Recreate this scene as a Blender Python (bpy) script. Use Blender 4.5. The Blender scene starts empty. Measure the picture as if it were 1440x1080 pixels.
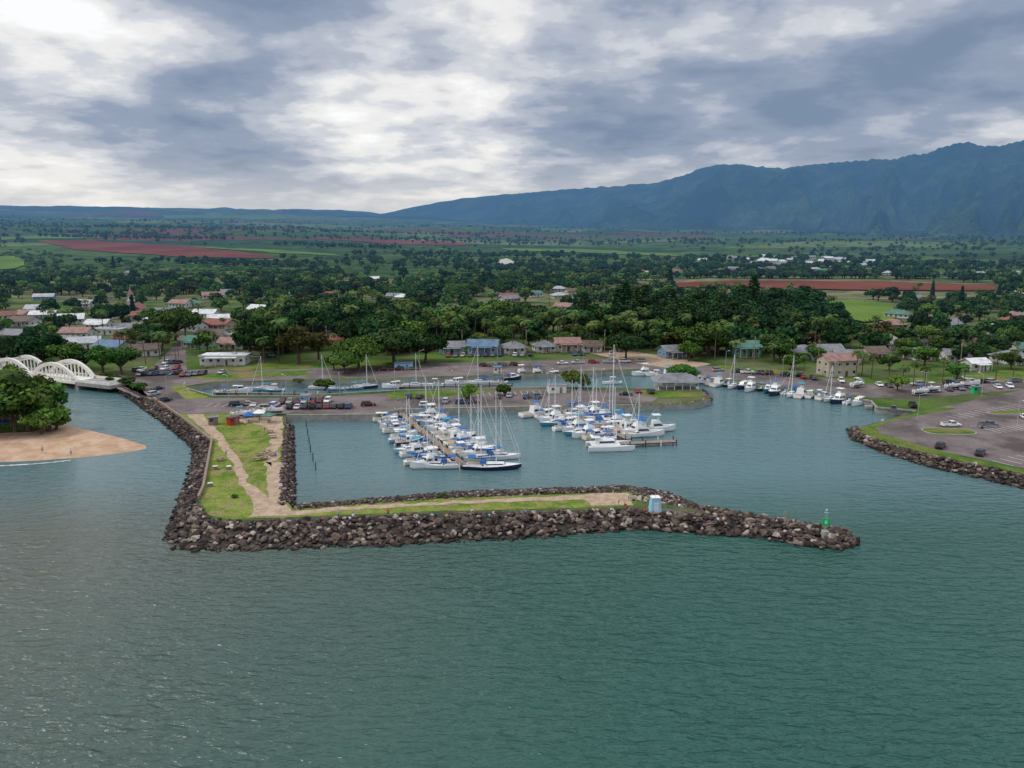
import bpy, bmesh, math, random
import numpy as np
from mathutils import Vector, Matrix
from mathutils.geometry import tessellate_polygon

random.seed(7); np.random.seed(7)
R = random.random
U = random.uniform
scene = bpy.context.scene
COL = scene.collection

# ---------------------------------------------------------------- image pixel to ground helpers
F = 1109.0; TH = math.atan(218/1109.0); CH = 56.0
CT, ST = math.cos(TH), math.sin(TH)
LZ = 1.8            # quay / land level above the water

def ray(px, py):
    a = px-720.0; b = py-540.0
    return (a, F*CT-b*ST, -F*ST-b*CT)

def G(px, py, z=LZ):
    """plan position (metres) of an image pixel projected from the camera to height z"""
    d = ray(px, py); t = (z-CH)/d[2]
    return (d[0]*t, d[1]*t)

# ---------------------------------------------------------------- numpy noise
def _h(ix, iy, s):
    v = np.sin(ix*127.1+iy*311.7+s*74.7)*43758.5453
    return v-np.floor(v)
def vn(x, y, s=0):
    x = np.asarray(x, float); y = np.asarray(y, float)
    ix = np.floor(x); iy = np.floor(y); fx = x-ix; fy = y-iy
    fx = fx*fx*fx*(fx*(fx*6-15)+10); fy = fy*fy*fy*(fy*(fy*6-15)+10)
    a = _h(ix, iy, s); b = _h(ix+1, iy, s); c = _h(ix, iy+1, s); d = _h(ix+1, iy+1, s)
    return (a*(1-fx)+b*fx)*(1-fy)+(c*(1-fx)+d*fx)*fy
def fbm(x, y, o=5, s=0, g=0.5):
    t = 0; a = 1; n = 0
    x = np.asarray(x, float); y = np.asarray(y, float)
    for i in range(o):
        t = t+a*vn(x, y, s+i); n += a; a *= g
        x, y = x*1.9+y*0.6+3.1, y*1.9-x*0.6+1.7
    return t/n
def ridged(x, y, o=5, s=0):
    t = 0; a = 1; n = 0
    x = np.asarray(x, float); y = np.asarray(y, float)
    for i in range(o):
        t = t+a*(1-np.abs(2*vn(x, y, s+i)-1)); n += a; a *= 0.5
        x, y = x*2.03+5.2, y*2.03+1.3
    return t/n

# ---------------------------------------------------------------- terrain height
ridge_px = [(380,322),(480,308),(540,300),(600,287),(650,279),(700,274),(760,269),(820,264),(860,262),(920,257),
            (955,249),(985,237),(1010,231),(1035,230),(1060,234),(1100,236),(1150,231),(1200,225),(1260,222),
            (1305,215),(1325,207),(1350,200),(1368,199),(1385,206),(1405,205),(1440,197),(1500,190),(1600,195),(1900,220)]
RK, RS = [], []
for (x, y) in ridge_px:
    d = ray(x, y); RK.append(d[0]/d[1]); RS.append(d[2]/math.hypot(d[0], d[1]))
def k_of(px): 
    d = ray(px, 320); return d[0]/d[1]
def HT(X, Y):
    X = np.asarray(X, float); Y = np.asarray(Y, float)
    r = np.hypot(X, Y); k = X/np.maximum(Y, 1)
    rise = np.interp(k, [-1, k_of(400), k_of(900), 1.2], [0.0285, 0.028, 0.010, 0.006])
    rr = np.maximum(r-1000, 0)
    pl = rise*rr*rr/(rr+250)
    pl = np.where(r > 14500, pl-(r-14500)*0.06, pl)
    pl += (fbm(X/900, Y/900, 4, 3)-0.5)*np.clip((r-1200)/9000, 0, 1)*170
    pl += (fbm(X/260, Y/260, 3, 9)-0.5)*np.clip((r-900)/3000, 0, 1)*16
    sl = np.interp(k, RK, RS)
    Rr = np.interp(k, [k_of(380), k_of(900), k_of(1440), 1.3], [10500, 9000, 7200, 6500])
    rf = np.interp(k, [k_of(380), k_of(900), k_of(1440), 1.3], [7500, 4800, 3300, 2900])
    hr = np.maximum(CH+Rr*sl, 0)
    hr = hr*(1+0.05*(ridged(k*60, k*0+3.3, 4, 91)-0.6)*np.clip((k-k_of(560))*8, 0, 1))
    s = (r-rf)/(Rr-rf)
    sc = np.clip(s, 0, 1)
    shp = 0.20*sc+0.80*sc**2.0
    wx = fbm(X/900, Y/900, 3, 21)
    sp = ridged(k*15+wx*1.4+sc*0.6, r/5200+wx*0.6, 3, 40)
    sp2 = ridged(k*46+wx*3.0, r/2200+wx, 4, 60)
    env = np.clip(s*2.6, 0, 1)*np.clip((1.0-s)*3.2, 0, 1)
    m = hr*(shp+env*(0.80*(sp-0.60)+0.34*(sp2-0.6)))
    m = m+hr*0.02*(fbm(X/90, Y/90, 3, 77)-0.5)*np.clip(s*3, 0, 1)
    m = np.where(s > 1, hr*np.clip(1-(s-1)*1.5, 0, 1), m)
    out = np.maximum(pl, m)
    return np.maximum(out, 0)+LZ-0.12
def H1(x, y): return float(HT(x, y))
def GT(px, py):
    """image pixel cast along its camera ray onto the sloping terrain"""
    d = ray(px, py); n = math.hypot(d[0], d[1]); ux, uy, uz = d[0]/n, d[1]/n, d[2]/n
    ts = 350*1.012**np.arange(0, 316)
    below = CH+uz*ts < HT(ux*ts, uy*ts)
    j = int(np.argmax(below)) if below.any() else len(ts)-1
    lo, hi = ts[max(j-1, 0)], ts[j]
    tt = np.linspace(lo, hi, 40); b2 = CH+uz*tt < HT(ux*tt, uy*tt)
    t = tt[int(np.argmax(b2))] if b2.any() else hi
    return (ux*t, uy*t)

# ---------------------------------------------------------------- materials
def haze_group():  # haze painted into materials: blue emission mixed over the surface by distance
    g = bpy.data.node_groups.new("painted_haze", 'ShaderNodeTree')
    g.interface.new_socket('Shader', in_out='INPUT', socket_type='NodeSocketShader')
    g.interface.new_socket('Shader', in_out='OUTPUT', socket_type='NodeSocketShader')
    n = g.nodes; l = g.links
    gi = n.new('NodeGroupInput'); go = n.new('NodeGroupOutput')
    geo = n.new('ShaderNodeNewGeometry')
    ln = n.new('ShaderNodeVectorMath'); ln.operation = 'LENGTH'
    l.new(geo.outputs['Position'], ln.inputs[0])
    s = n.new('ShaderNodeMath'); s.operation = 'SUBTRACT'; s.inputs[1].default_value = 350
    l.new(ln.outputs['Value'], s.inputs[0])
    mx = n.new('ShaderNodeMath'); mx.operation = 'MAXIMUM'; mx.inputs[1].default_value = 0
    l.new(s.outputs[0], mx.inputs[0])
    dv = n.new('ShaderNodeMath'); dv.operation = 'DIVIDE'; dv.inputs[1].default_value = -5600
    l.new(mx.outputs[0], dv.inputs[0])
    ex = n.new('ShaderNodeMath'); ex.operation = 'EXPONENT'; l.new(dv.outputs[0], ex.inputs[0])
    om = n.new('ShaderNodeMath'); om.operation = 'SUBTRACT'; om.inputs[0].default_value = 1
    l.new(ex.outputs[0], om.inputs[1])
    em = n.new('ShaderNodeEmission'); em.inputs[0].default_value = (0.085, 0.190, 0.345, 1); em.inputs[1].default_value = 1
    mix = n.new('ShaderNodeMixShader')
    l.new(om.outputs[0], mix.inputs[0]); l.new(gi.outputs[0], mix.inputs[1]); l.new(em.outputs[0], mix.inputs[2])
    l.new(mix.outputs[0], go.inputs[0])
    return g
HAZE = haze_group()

def newmat(name):
    m = bpy.data.materials.new(name); m.use_nodes = True
    nt = m.node_tree; b = nt.nodes['Principled BSDF']
    return m, nt.nodes, nt.links, b
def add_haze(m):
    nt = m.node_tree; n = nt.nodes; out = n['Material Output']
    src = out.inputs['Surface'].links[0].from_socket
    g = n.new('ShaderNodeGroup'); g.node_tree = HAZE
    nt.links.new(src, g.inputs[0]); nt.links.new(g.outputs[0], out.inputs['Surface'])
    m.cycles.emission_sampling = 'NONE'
def simple(name, col, rough=0.6, var=0.25, scale=2.0, metal=0.0, objcol=False, haze=False, bump=0.0, spec=0.5):
    m, n, l, b = newmat(name)
    b.inputs['Roughness'].default_value = rough; b.inputs['Metallic'].default_value = metal
    b.inputs['Specular IOR Level'].default_value = spec
    geo = n.new('ShaderNodeNewGeometry')
    nz = n.new('ShaderNodeTexNoise'); nz.inputs['Scale'].default_value = scale; nz.inputs['Detail'].default_value = 4
    l.new(geo.outputs['Position'], nz.inputs['Vector'])
    rp = n.new('ShaderNodeMapRange'); rp.inputs[1].default_value = 0.3; rp.inputs[2].default_value = 0.7
    rp.inputs[3].default_value = 1-var; rp.inputs[4].default_value = 1+var*0.6
    l.new(nz.outputs[0], rp.inputs[0])
    if objcol:
        oi = n.new('ShaderNodeObjectInfo'); src = oi.outputs['Color']
    else:
        rgb = n.new('ShaderNodeRGB'); rgb.outputs[0].default_value = (*col, 1); src = rgb.outputs[0]
    vm = n.new('ShaderNodeVectorMath'); vm.operation = 'SCALE'
    l.new(src, vm.inputs[0]); l.new(rp.outputs[0], vm.inputs['Scale'])
    l.new(vm.outputs[0], b.inputs['Base Color'])
    if haze: add_haze(m)
    return m
def two(name, c1, c2, scale, rough=0.9, lo=0.4, hi=0.6, c3=None, s3=0.15, haze=False, fine=0.3):
    m, n, l, b = newmat(name)
    df = n.new('ShaderNodeBsdfDiffuse'); n.remove(b)
    geo = n.new('ShaderNodeNewGeometry')
    def noise(sc, d=5):
        nz = n.new('ShaderNodeTexNoise'); nz.inputs['Scale'].default_value = sc; nz.inputs['Detail'].default_value = d
        nz.inputs['Roughness'].default_value = 0.62
        l.new(geo.outputs['Position'], nz.inputs['Vector']); return nz.outputs[0]
    def rng(s, a, bb, c=0, d=1):
        rp = n.new('ShaderNodeMapRange'); rp.inputs[1].default_value = a; rp.inputs[2].default_value = bb
        rp.inputs[3].default_value = c; rp.inputs[4].default_value = d; l.new(s, rp.inputs[0]); return rp.outputs[0]
    mx = n.new('ShaderNodeMix'); mx.data_type = 'RGBA'
    mx.inputs[6].default_value = (*c1, 1); mx.inputs[7].default_value = (*c2, 1)
    l.new(rng(noise(scale), lo, hi), mx.inputs[0]); res = mx.outputs[2]
    if c3:
        m2 = n.new('ShaderNodeMix'); m2.data_type = 'RGBA'; m2.inputs[7].default_value = (*c3, 1)
        l.new(res, m2.inputs[6]); l.new(rng(noise(s3), 0.5, 0.62), m2.inputs[0]); res = m2.outputs[2]
    vm = n.new('ShaderNodeVectorMath'); vm.operation = 'SCALE'
    l.new(res, vm.inputs[0]); l.new(rng(noise(2.5, 3), 0.3, 0.7, 1-fine, 1+fine), vm.inputs['Scale'])
    l.new(vm.outputs[0], df.inputs['Color']); l.new(df.outputs[0], n['Material Output'].inputs['Surface'])
    if haze: add_haze(m)
    return m

M = {}
M['concrete'] = simple('concrete', (0.33, 0.31, 0.28), 0.85, 0.3, 0.6)
M['asphalt'] = two('asphalt', (0.14, 0.116, 0.11), (0.225, 0.185, 0.175), 0.09, 0.9, 0.35, 0.65, fine=0.16, c3=(0.10, 0.085, 0.08), s3=0.05)
M['grass'] = two('grass', (0.105, 0.165, 0.028), (0.215, 0.245, 0.06), 0.22, c3=(0.25, 0.20, 0.10), s3=0.35)
M['lawn'] = two('lawn', (0.065, 0.125, 0.024), (0.13, 0.185, 0.040), 0.15, c3=(0.20, 0.17, 0.07), s3=0.08)
M['dirt'] = two('dirt_path', (0.34, 0.25, 0.17), (0.46, 0.35, 0.25), 0.5, fine=0.2)
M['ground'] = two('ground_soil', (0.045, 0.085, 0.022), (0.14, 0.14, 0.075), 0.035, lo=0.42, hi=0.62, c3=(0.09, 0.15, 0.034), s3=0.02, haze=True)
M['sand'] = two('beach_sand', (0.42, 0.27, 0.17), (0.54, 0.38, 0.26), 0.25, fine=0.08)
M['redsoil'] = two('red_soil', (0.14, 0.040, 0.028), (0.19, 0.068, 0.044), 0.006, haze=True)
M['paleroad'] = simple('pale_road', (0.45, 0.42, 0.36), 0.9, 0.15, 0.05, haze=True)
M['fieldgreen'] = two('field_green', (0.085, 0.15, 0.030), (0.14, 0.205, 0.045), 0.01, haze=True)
M['mark'] = simple('road_marking', (0.75, 0.75, 0.70), 0.7, 0.2, 1)
M['kerb'] = simple('kerb_concrete', (0.42, 0.40, 0.36), 0.85, 0.2, 1)
M['white'] = simple('white_gelcoat', (0.82, 0.82, 0.80), 0.25, 0.06, 1.5)
M['whitematt'] = simple('white_render', (0.80, 0.77, 0.70), 0.7, 0.12, 0.8)
M['paint'] = simple('body_paint', (1, 1, 1), 0.28, 0.05, 1.5, objcol=True)
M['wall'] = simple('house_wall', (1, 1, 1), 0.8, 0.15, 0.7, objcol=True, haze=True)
M['glass'] = simple('dark_glass', (0.015, 0.02, 0.025), 0.08, 0.1, 1, spec=0.8)
M['rubber'] = simple('rubber', (0.015, 0.015, 0.015), 0.8, 0.1, 3)
M['metal'] = simple('aluminium', (0.62, 0.63, 0.65), 0.35, 0.1, 3, metal=0.6)
M['canvasblue'] = simple('blue_canvas', (0.02, 0.12, 0.36), 0.8, 0.2, 2)
M['canvasteal'] = simple('teal_canvas', (0.03, 0.30, 0.42), 0.8, 0.2, 2)
M['tan'] = simple('tan_deck', (0.42, 0.33, 0.22), 0.7, 0.2, 2)
M['wood'] = simple('weathered_wood', (0.28, 0.20, 0.15), 0.85, 0.3, 1.5)
M['darkwood'] = simple('tarred_pile', (0.035, 0.028, 0.022), 0.85, 0.3, 2)
M['antifoul'] = simple('antifouling', (0.02, 0.03, 0.08), 0.6, 0.2, 2)
M['red'] = simple('red_paint', (0.45, 0.03, 0.02), 0.4, 0.1, 2)
M['green'] = simple('green_paint', (0.0, 0.55, 0.14), 0.4, 0.08, 2)
M['hutblue'] = simple('pale_blue_paint', (0.30, 0.60, 0.78), 0.6, 0.1, 1)
M['bark'] = simple('bark', (0.11, 0.08, 0.055), 0.9, 0.4, 3)
M['skin'] = simple('skin', (0.42, 0.24, 0.16), 0.6, 0.05, 5)
M['hair'] = simple('hair', (0.02, 0.014, 0.01), 0.7, 0.1, 5)
M['denim'] = simple('denim', (0.04, 0.06, 0.12), 0.85, 0.2, 5)
roofcols = {'rgrey': (0.20, 0.20, 0.21), 'rlight': (0.42, 0.42, 0.42), 'rred': (0.24, 0.075, 0.05), 'rbrown': (0.13, 0.085, 0.06),
            'rgreen': (0.07, 0.18, 0.13), 'rblue': (0.10, 0.18, 0.26), 'rwhite': (0.66, 0.66, 0.64), 'rpink': (0.30, 0.16, 0.13)}
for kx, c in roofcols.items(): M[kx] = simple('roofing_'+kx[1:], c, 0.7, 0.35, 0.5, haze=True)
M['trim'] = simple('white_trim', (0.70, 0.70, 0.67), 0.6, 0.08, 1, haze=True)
M['winglass'] = simple('window_glass', (0.03, 0.04, 0.05), 0.1, 0.1, 1, spec=0.8)

def rockmat():
    m, n, l, b = newmat('basalt_boulder')
    b.inputs['Roughness'].default_value = 0.9; b.inputs['Specular IOR Level'].default_value = 0.2
    at = n.new('ShaderNodeAttribute'); at.attribute_name = 'tint'
    cr = n.new('ShaderNodeValToRGB'); e = cr.color_ramp.elements
    e[0].color = (0.028, 0.022, 0.020, 1); e[1].color = (0.38, 0.33, 0.27, 1)
    x = e.new(0.4); x.color = (0.078, 0.058, 0.048, 1)
    x = e.new(0.75); x.color = (0.17, 0.128, 0.10, 1)
    l.new(at.outputs['Fac'], cr.inputs[0])
    geo = n.new('ShaderNodeNewGeometry')
    nz = n.new('ShaderNodeTexNoise'); nz.inputs['Scale'].default_value = 1.6; nz.inputs['Detail'].default_value = 5
    l.new(geo.outputs['Position'], nz.inputs['Vector'])
    rp = n.new('ShaderNodeMapRange'); rp.inputs[1].default_value = 0.3; rp.inputs[2].default_value = 0.7
    rp.inputs[3].default_value = 0.6; rp.inputs[4].default_value = 1.45
    l.new(nz.outputs[0], rp.inputs[0])
    sp = n.new('ShaderNodeSeparateXYZ'); l.new(geo.outputs['Position'], sp.inputs[0])
    wet = n.new('ShaderNodeMapRange'); wet.inputs[1].default_value = 0.1; wet.inputs[2].default_value = 0.7
    wet.inputs[3].default_value = 0.3; wet.inputs[4].default_value = 1.0; l.new(sp.outputs[2], wet.inputs[0])
    mm = n.new('ShaderNodeMath'); mm.operation = 'MULTIPLY'; l.new(rp.outputs[0], mm.inputs[0]); l.new(wet.outputs[0], mm.inputs[1])
    vm = n.new('ShaderNodeVectorMath'); vm.operation = 'SCALE'; l.new(cr.outputs[0], vm.inputs[0]); l.new(mm.outputs[0], vm.inputs['Scale'])
    l.new(vm.outputs[0], b.inputs['Base Color'])
    return m
M['rock'] = rockmat()

def foliage(name, dark, light, haze=True):
    m, n, l, b = newmat(name)
    n.remove(b); df = n.new('ShaderNodeBsdfDiffuse')
    at = n.new('ShaderNodeAttribute'); at.attribute_name = 'tint'
    oi = n.new('ShaderNodeObjectInfo')
    mx = n.new('ShaderNodeMix'); mx.data_type = 'RGBA'
    mx.inputs[6].default_value = (*dark, 1); mx.inputs[7].default_value = (*light, 1)
    l.new(at.outputs['Fac'], mx.inputs[0])
    rp = n.new('ShaderNodeMapRange'); rp.inputs[3].default_value = 0.6; rp.inputs[4].default_value = 1.5
    l.new(oi.outputs['Random'], rp.inputs[0])
    hs = n.new('ShaderNodeHueSaturation')
    mr = n.new('ShaderNodeMath'); mr.operation = 'MULTIPLY'; mr.inputs[1].default_value = 7.31
    l.new(oi.outputs['Random'], mr.inputs[0])
    fr = n.new('ShaderNodeMath'); fr.operation = 'FRACT'; l.new(mr.outputs[0], fr.inputs[0])
    hr = n.new('ShaderNodeMapRange'); hr.inputs[3].default_value = 0.475; hr.inputs[4].default_value = 0.525
    l.new(fr.outputs[0], hr.inputs[0]); l.new(hr.outputs[0], hs.inputs['Hue'])
    hs.inputs['Saturation'].default_value = 0.95
    l.new(rp.outputs[0], hs.inputs['Value']); l.new(mx.outputs[2], hs.inputs['Color'])
    l.new(hs.outputs[0], df.inputs['Color'])
    l.new(df.outputs[0], n['Material Output'].inputs['Surface'])
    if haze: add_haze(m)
    return m
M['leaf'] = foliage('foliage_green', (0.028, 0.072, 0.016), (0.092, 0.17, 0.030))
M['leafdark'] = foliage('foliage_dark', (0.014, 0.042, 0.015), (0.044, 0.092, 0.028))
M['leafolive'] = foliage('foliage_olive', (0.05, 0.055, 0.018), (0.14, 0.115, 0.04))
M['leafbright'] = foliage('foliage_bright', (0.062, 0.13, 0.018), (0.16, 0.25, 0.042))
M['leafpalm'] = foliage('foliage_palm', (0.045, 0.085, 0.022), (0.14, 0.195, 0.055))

# ---------------------------------------------------------------- mesh builder
class MB:
    def __init__(s): s.v = []; s.f = []; s.m = []; s.mats = []
    def mi(s, k):
        if k not in s.mats: s.mats.append(k)
        return s.mats.index(k)
    def add(s, vs, fs, k):
        o = len(s.v); s.v += [tuple(v) for v in vs]; i = s.mi(k)
        for f in fs: s.f.append(tuple(a+o for a in f)); s.m.append(i)
    def box(s, c, d, k, rz=0, top=(1, 1), rx=0):
        hx, hy, hz = d[0]/2, d[1]/2, d[2]/2
        vs = []
        for z, tx, ty in ((-hz, 1, 1), (hz, top[0], top[1])):
            for x, y in ((-hx, -hy), (hx, -hy), (hx, hy), (-hx, hy)): vs.append(Vector((x*tx, y*ty, z)))
        m = Matrix.Rotation(rz, 3, 'Z') @ Matrix.Rotation(rx, 3, 'Y')
        vs = [tuple(m @ v+Vector(c)) for v in vs]
        s.add(vs, [(3, 2, 1, 0), (4, 5, 6, 7), (0, 1, 5, 4), (1, 2, 6, 5), (2, 3, 7, 6), (3, 0, 4, 7)], k)
    def cyl(s, p0, p1, r0, r1, k, n=6, cap=True):
        p0 = Vector(p0); p1 = Vector(p1); d = (p1-p0)
        if d.length < 1e-6: return
        d.normalize(); a = d.orthogonal().normalized(); b = d.cross(a)
        vs = []
        for p, r in ((p0, r0), (p1, r1)):
            for i in range(n):
                t = 2*math.pi*i/n; vs.append(p+(a*math.cos(t)+b*math.sin(t))*r)
        fs = [(i, (i+1) % n, n+(i+1) % n, n+i) for i in range(n)]
        if cap: fs += [tuple(range(n-1, -1, -1)), tuple(range(n, 2*n))]
        s.add(vs, fs, k)
    def loft(s, rings, k, closed=True, cap0=True, cap1=True):
        n = len(rings[0]); vs = [p for r in rings for p in r]; fs = []
        for j in range(len(rings)-1):
            for i in range(n if closed else n-1):
                fs.append((j*n+i, j*n+(i+1) % n, (j+1)*n+(i+1) % n, (j+1)*n+i))
        if cap0: fs.append(tuple(range(n-1, -1, -1)))
        if cap1: fs.append(tuple(range((len(rings)-1)*n, len(rings)*n)))
        s.add(vs, fs, k)
    def mesh(s, name, smooth=False):
        me = bpy.data.meshes.new(name); me.from_pydata(s.v, [], s.f)
        for k in s.mats: me.materials.append(M[k])
        me.polygons.foreach_set('material_index', s.m)
        if smooth: me.polygons.foreach_set('use_smooth', [True]*len(s.f))
        me.update(); return me
def put(name, me, loc=(0, 0, 0), rz=0, sc=1, color=None, parent=None):
    o = bpy.data.objects.new(name, me); o.location = loc; o.rotation_euler = (0, 0, rz)
    o.scale = (sc, sc, sc) if not isinstance(sc, tuple) else sc
    if color: o.color = (*color, 1)
    COL.objects.link(o)
    if parent: o.parent = parent
    return o

def subdivide_poly(pts, step, jit, seed):
    out = []
    n = len(pts)
    for i in range(n):
        a = Vector(pts[i]); b = Vector(pts[(i+1) % n]); L = (b-a).length
        m = max(1, int(L/step)) if L < 400 else 1
        for j in range(m):
            p = a.lerp(b, j/m)
            if jit:
                p = p+Vector((float(vn(p.x*0.35, p.y*0.35, seed))-0.5, float(vn(p.x*0.35+40, p.y*0.35, seed))-0.5))*2*jit
            out.append((p.x, p.y))
    return out
def sheet(name, pts, z, k, step=3, jit=0.0, skirt=None, skm=None, seed=1):
    p = subdivide_poly(pts, step, jit, seed) if jit else list(pts)
    tris = tessellate_polygon([[Vector((x, y, 0)) for x, y in p]])
    vs = [(x, y, z) for x, y in p]
    fs = []
    for t in tris:
        a, b, c = [Vector(p[i]) for i in t]
        if (b-a).cross(c-a) < 0: t = (t[0], t[2], t[1])
        fs.append(tuple(t))
    mb = MB(); mb.add(vs, fs, k)
    if skirt is not None:
        n = len(p)
        mb.add([(x, y, z) for x, y in p]+[(x, y, skirt) for x, y in p],
               [(i, (i+1) % n, n+(i+1) % n, n+i) for i in range(n)], skm)
    return put(name, mb.mesh(name))
def GP(l, z=LZ): return [G(x, y, z) for x, y in l]

# ---------------------------------------------------------------- water
def water():
    m, n, l, b = newmat('harbour_water')
    geo = n.new('ShaderNodeNewGeometry'); sp = n.new('ShaderNodeSeparateXYZ'); l.new(geo.outputs['Position'], sp.inputs[0])
    mp = n.new('ShaderNodeMapping'); mp.inputs['Scale'].default_value = (0.40, 1.0, 1); mp.inputs['Rotation'].default_value = (0, 0, 0.14)
    l.new(geo.outputs['Position'], mp.inputs[0])
    def nz(sc, det, dist=0.0, v=None):
        x = n.new('ShaderNodeTexNoise'); x.inputs['Scale'].default_value = sc; x.inputs['Detail'].default_value = det
        x.inputs['Distortion'].default_value = dist
        l.new(v or mp.outputs[0], x.inputs['Vector']); return x.outputs[0]
    def math_(op, a, c):
        x = n.new('ShaderNodeMath'); x.operation = op
        for i, q in enumerate((a, c)):
            if isinstance(q, (int, float)): x.inputs[i].default_value = q
            else: l.new(q, x.inputs[i])
        return x.outputs[0]
    def rng(s, a, bb, c=0, d=1, sm=False):
        rp = n.new('ShaderNodeMapRange'); rp.inputs[1].default_value = a; rp.inputs[2].default_value = bb
        if sm: rp.interpolation_type = 'SMOOTHSTEP'
        rp.inputs[3].default_value = c; rp.inputs[4].default_value = d; l.new(s, rp.inputs[0]); return rp.outputs[0]
    h = math_('ADD', math_('MULTIPLY', nz(0.8, 3, 0.6), 1.2), math_('MULTIPLY', nz(1.9, 2, 0.3), 0.42))
    h = math_('ADD', h, math_('MULTIPLY', nz(0.2, 2), 1.1))
    amp = math_('MULTIPLY', rng(sp.outputs[1], 110, 180, 1.0, 0.26, True), rng(nz(0.014, 3, 0, geo.outputs['Position']), 0.35, 0.65, 0.72, 1.2))
    bp = n.new('ShaderNodeBump'); bp.inputs['Distance'].default_value = 0.75
    l.new(amp, bp.inputs['Strength']); l.new(h, bp.inputs['Height']); l.new(bp.outputs[0], b.inputs['Normal'])
    b.inputs['Roughness'].default_value = 0.14; b.inputs['IOR'].default_value = 1.33
    # teal sea; silty river plume to the west
    plume = math_('ADD', math_('ADD', sp.outputs[0], math_('MULTIPLY', sp.outputs[1], -0.25)), math_('MULTIPLY', nz(0.012, 4, 0.5, geo.outputs['Position']), 60))
    pf = rng(plume, -95, 35, 1, 0, True)
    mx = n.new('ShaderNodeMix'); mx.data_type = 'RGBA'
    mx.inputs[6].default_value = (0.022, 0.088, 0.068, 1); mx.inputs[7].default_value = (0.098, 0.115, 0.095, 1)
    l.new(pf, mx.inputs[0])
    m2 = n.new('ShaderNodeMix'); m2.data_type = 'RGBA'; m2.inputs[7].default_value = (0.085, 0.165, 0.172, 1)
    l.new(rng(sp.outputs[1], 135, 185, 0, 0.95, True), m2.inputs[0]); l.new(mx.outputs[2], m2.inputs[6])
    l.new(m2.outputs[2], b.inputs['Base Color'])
    return m
M['water'] = water()
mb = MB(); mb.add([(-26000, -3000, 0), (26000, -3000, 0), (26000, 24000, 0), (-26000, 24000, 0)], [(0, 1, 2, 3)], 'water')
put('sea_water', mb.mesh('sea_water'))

# ---------------------------------------------------------------- land
main_px = [(134,533),(165,541),(186,549),(215,564),(255,590),(296,621),(290,650),(282,690),(276,708),(290,726),(320,732),
           (600,722),(880,715),(930,714),(985,722),(976,713),(928,699),(885,691),
           (640,699),(413,716),(394,711),(396,650),(401,600),(402,585),(530,584),(560,577),(740,573),(895,571),(975,568),
           (1000,562),(985,549),(930,547),(800,544),(560,549),(420,557),(300,557),(262,546),(300,539),(420,536),(640,531),
           (735,527),(900,521),(960,526),(1000,532),(1060,541),(1160,553),(1225,564),(1233,573),(1290,578),(1203,602),
           (1214,612),(1250,625),(1310,641),(1440,668),(1700,722)]
main = GP(main_px)+[(420, 200), (1000, 420), (1000, 600), (-1000, 600), (-1000, 345)]+GP([(-100,519),(60,527)])
sheet('ground', main, LZ, 'ground', skirt=-1.5, skm='concrete')

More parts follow.
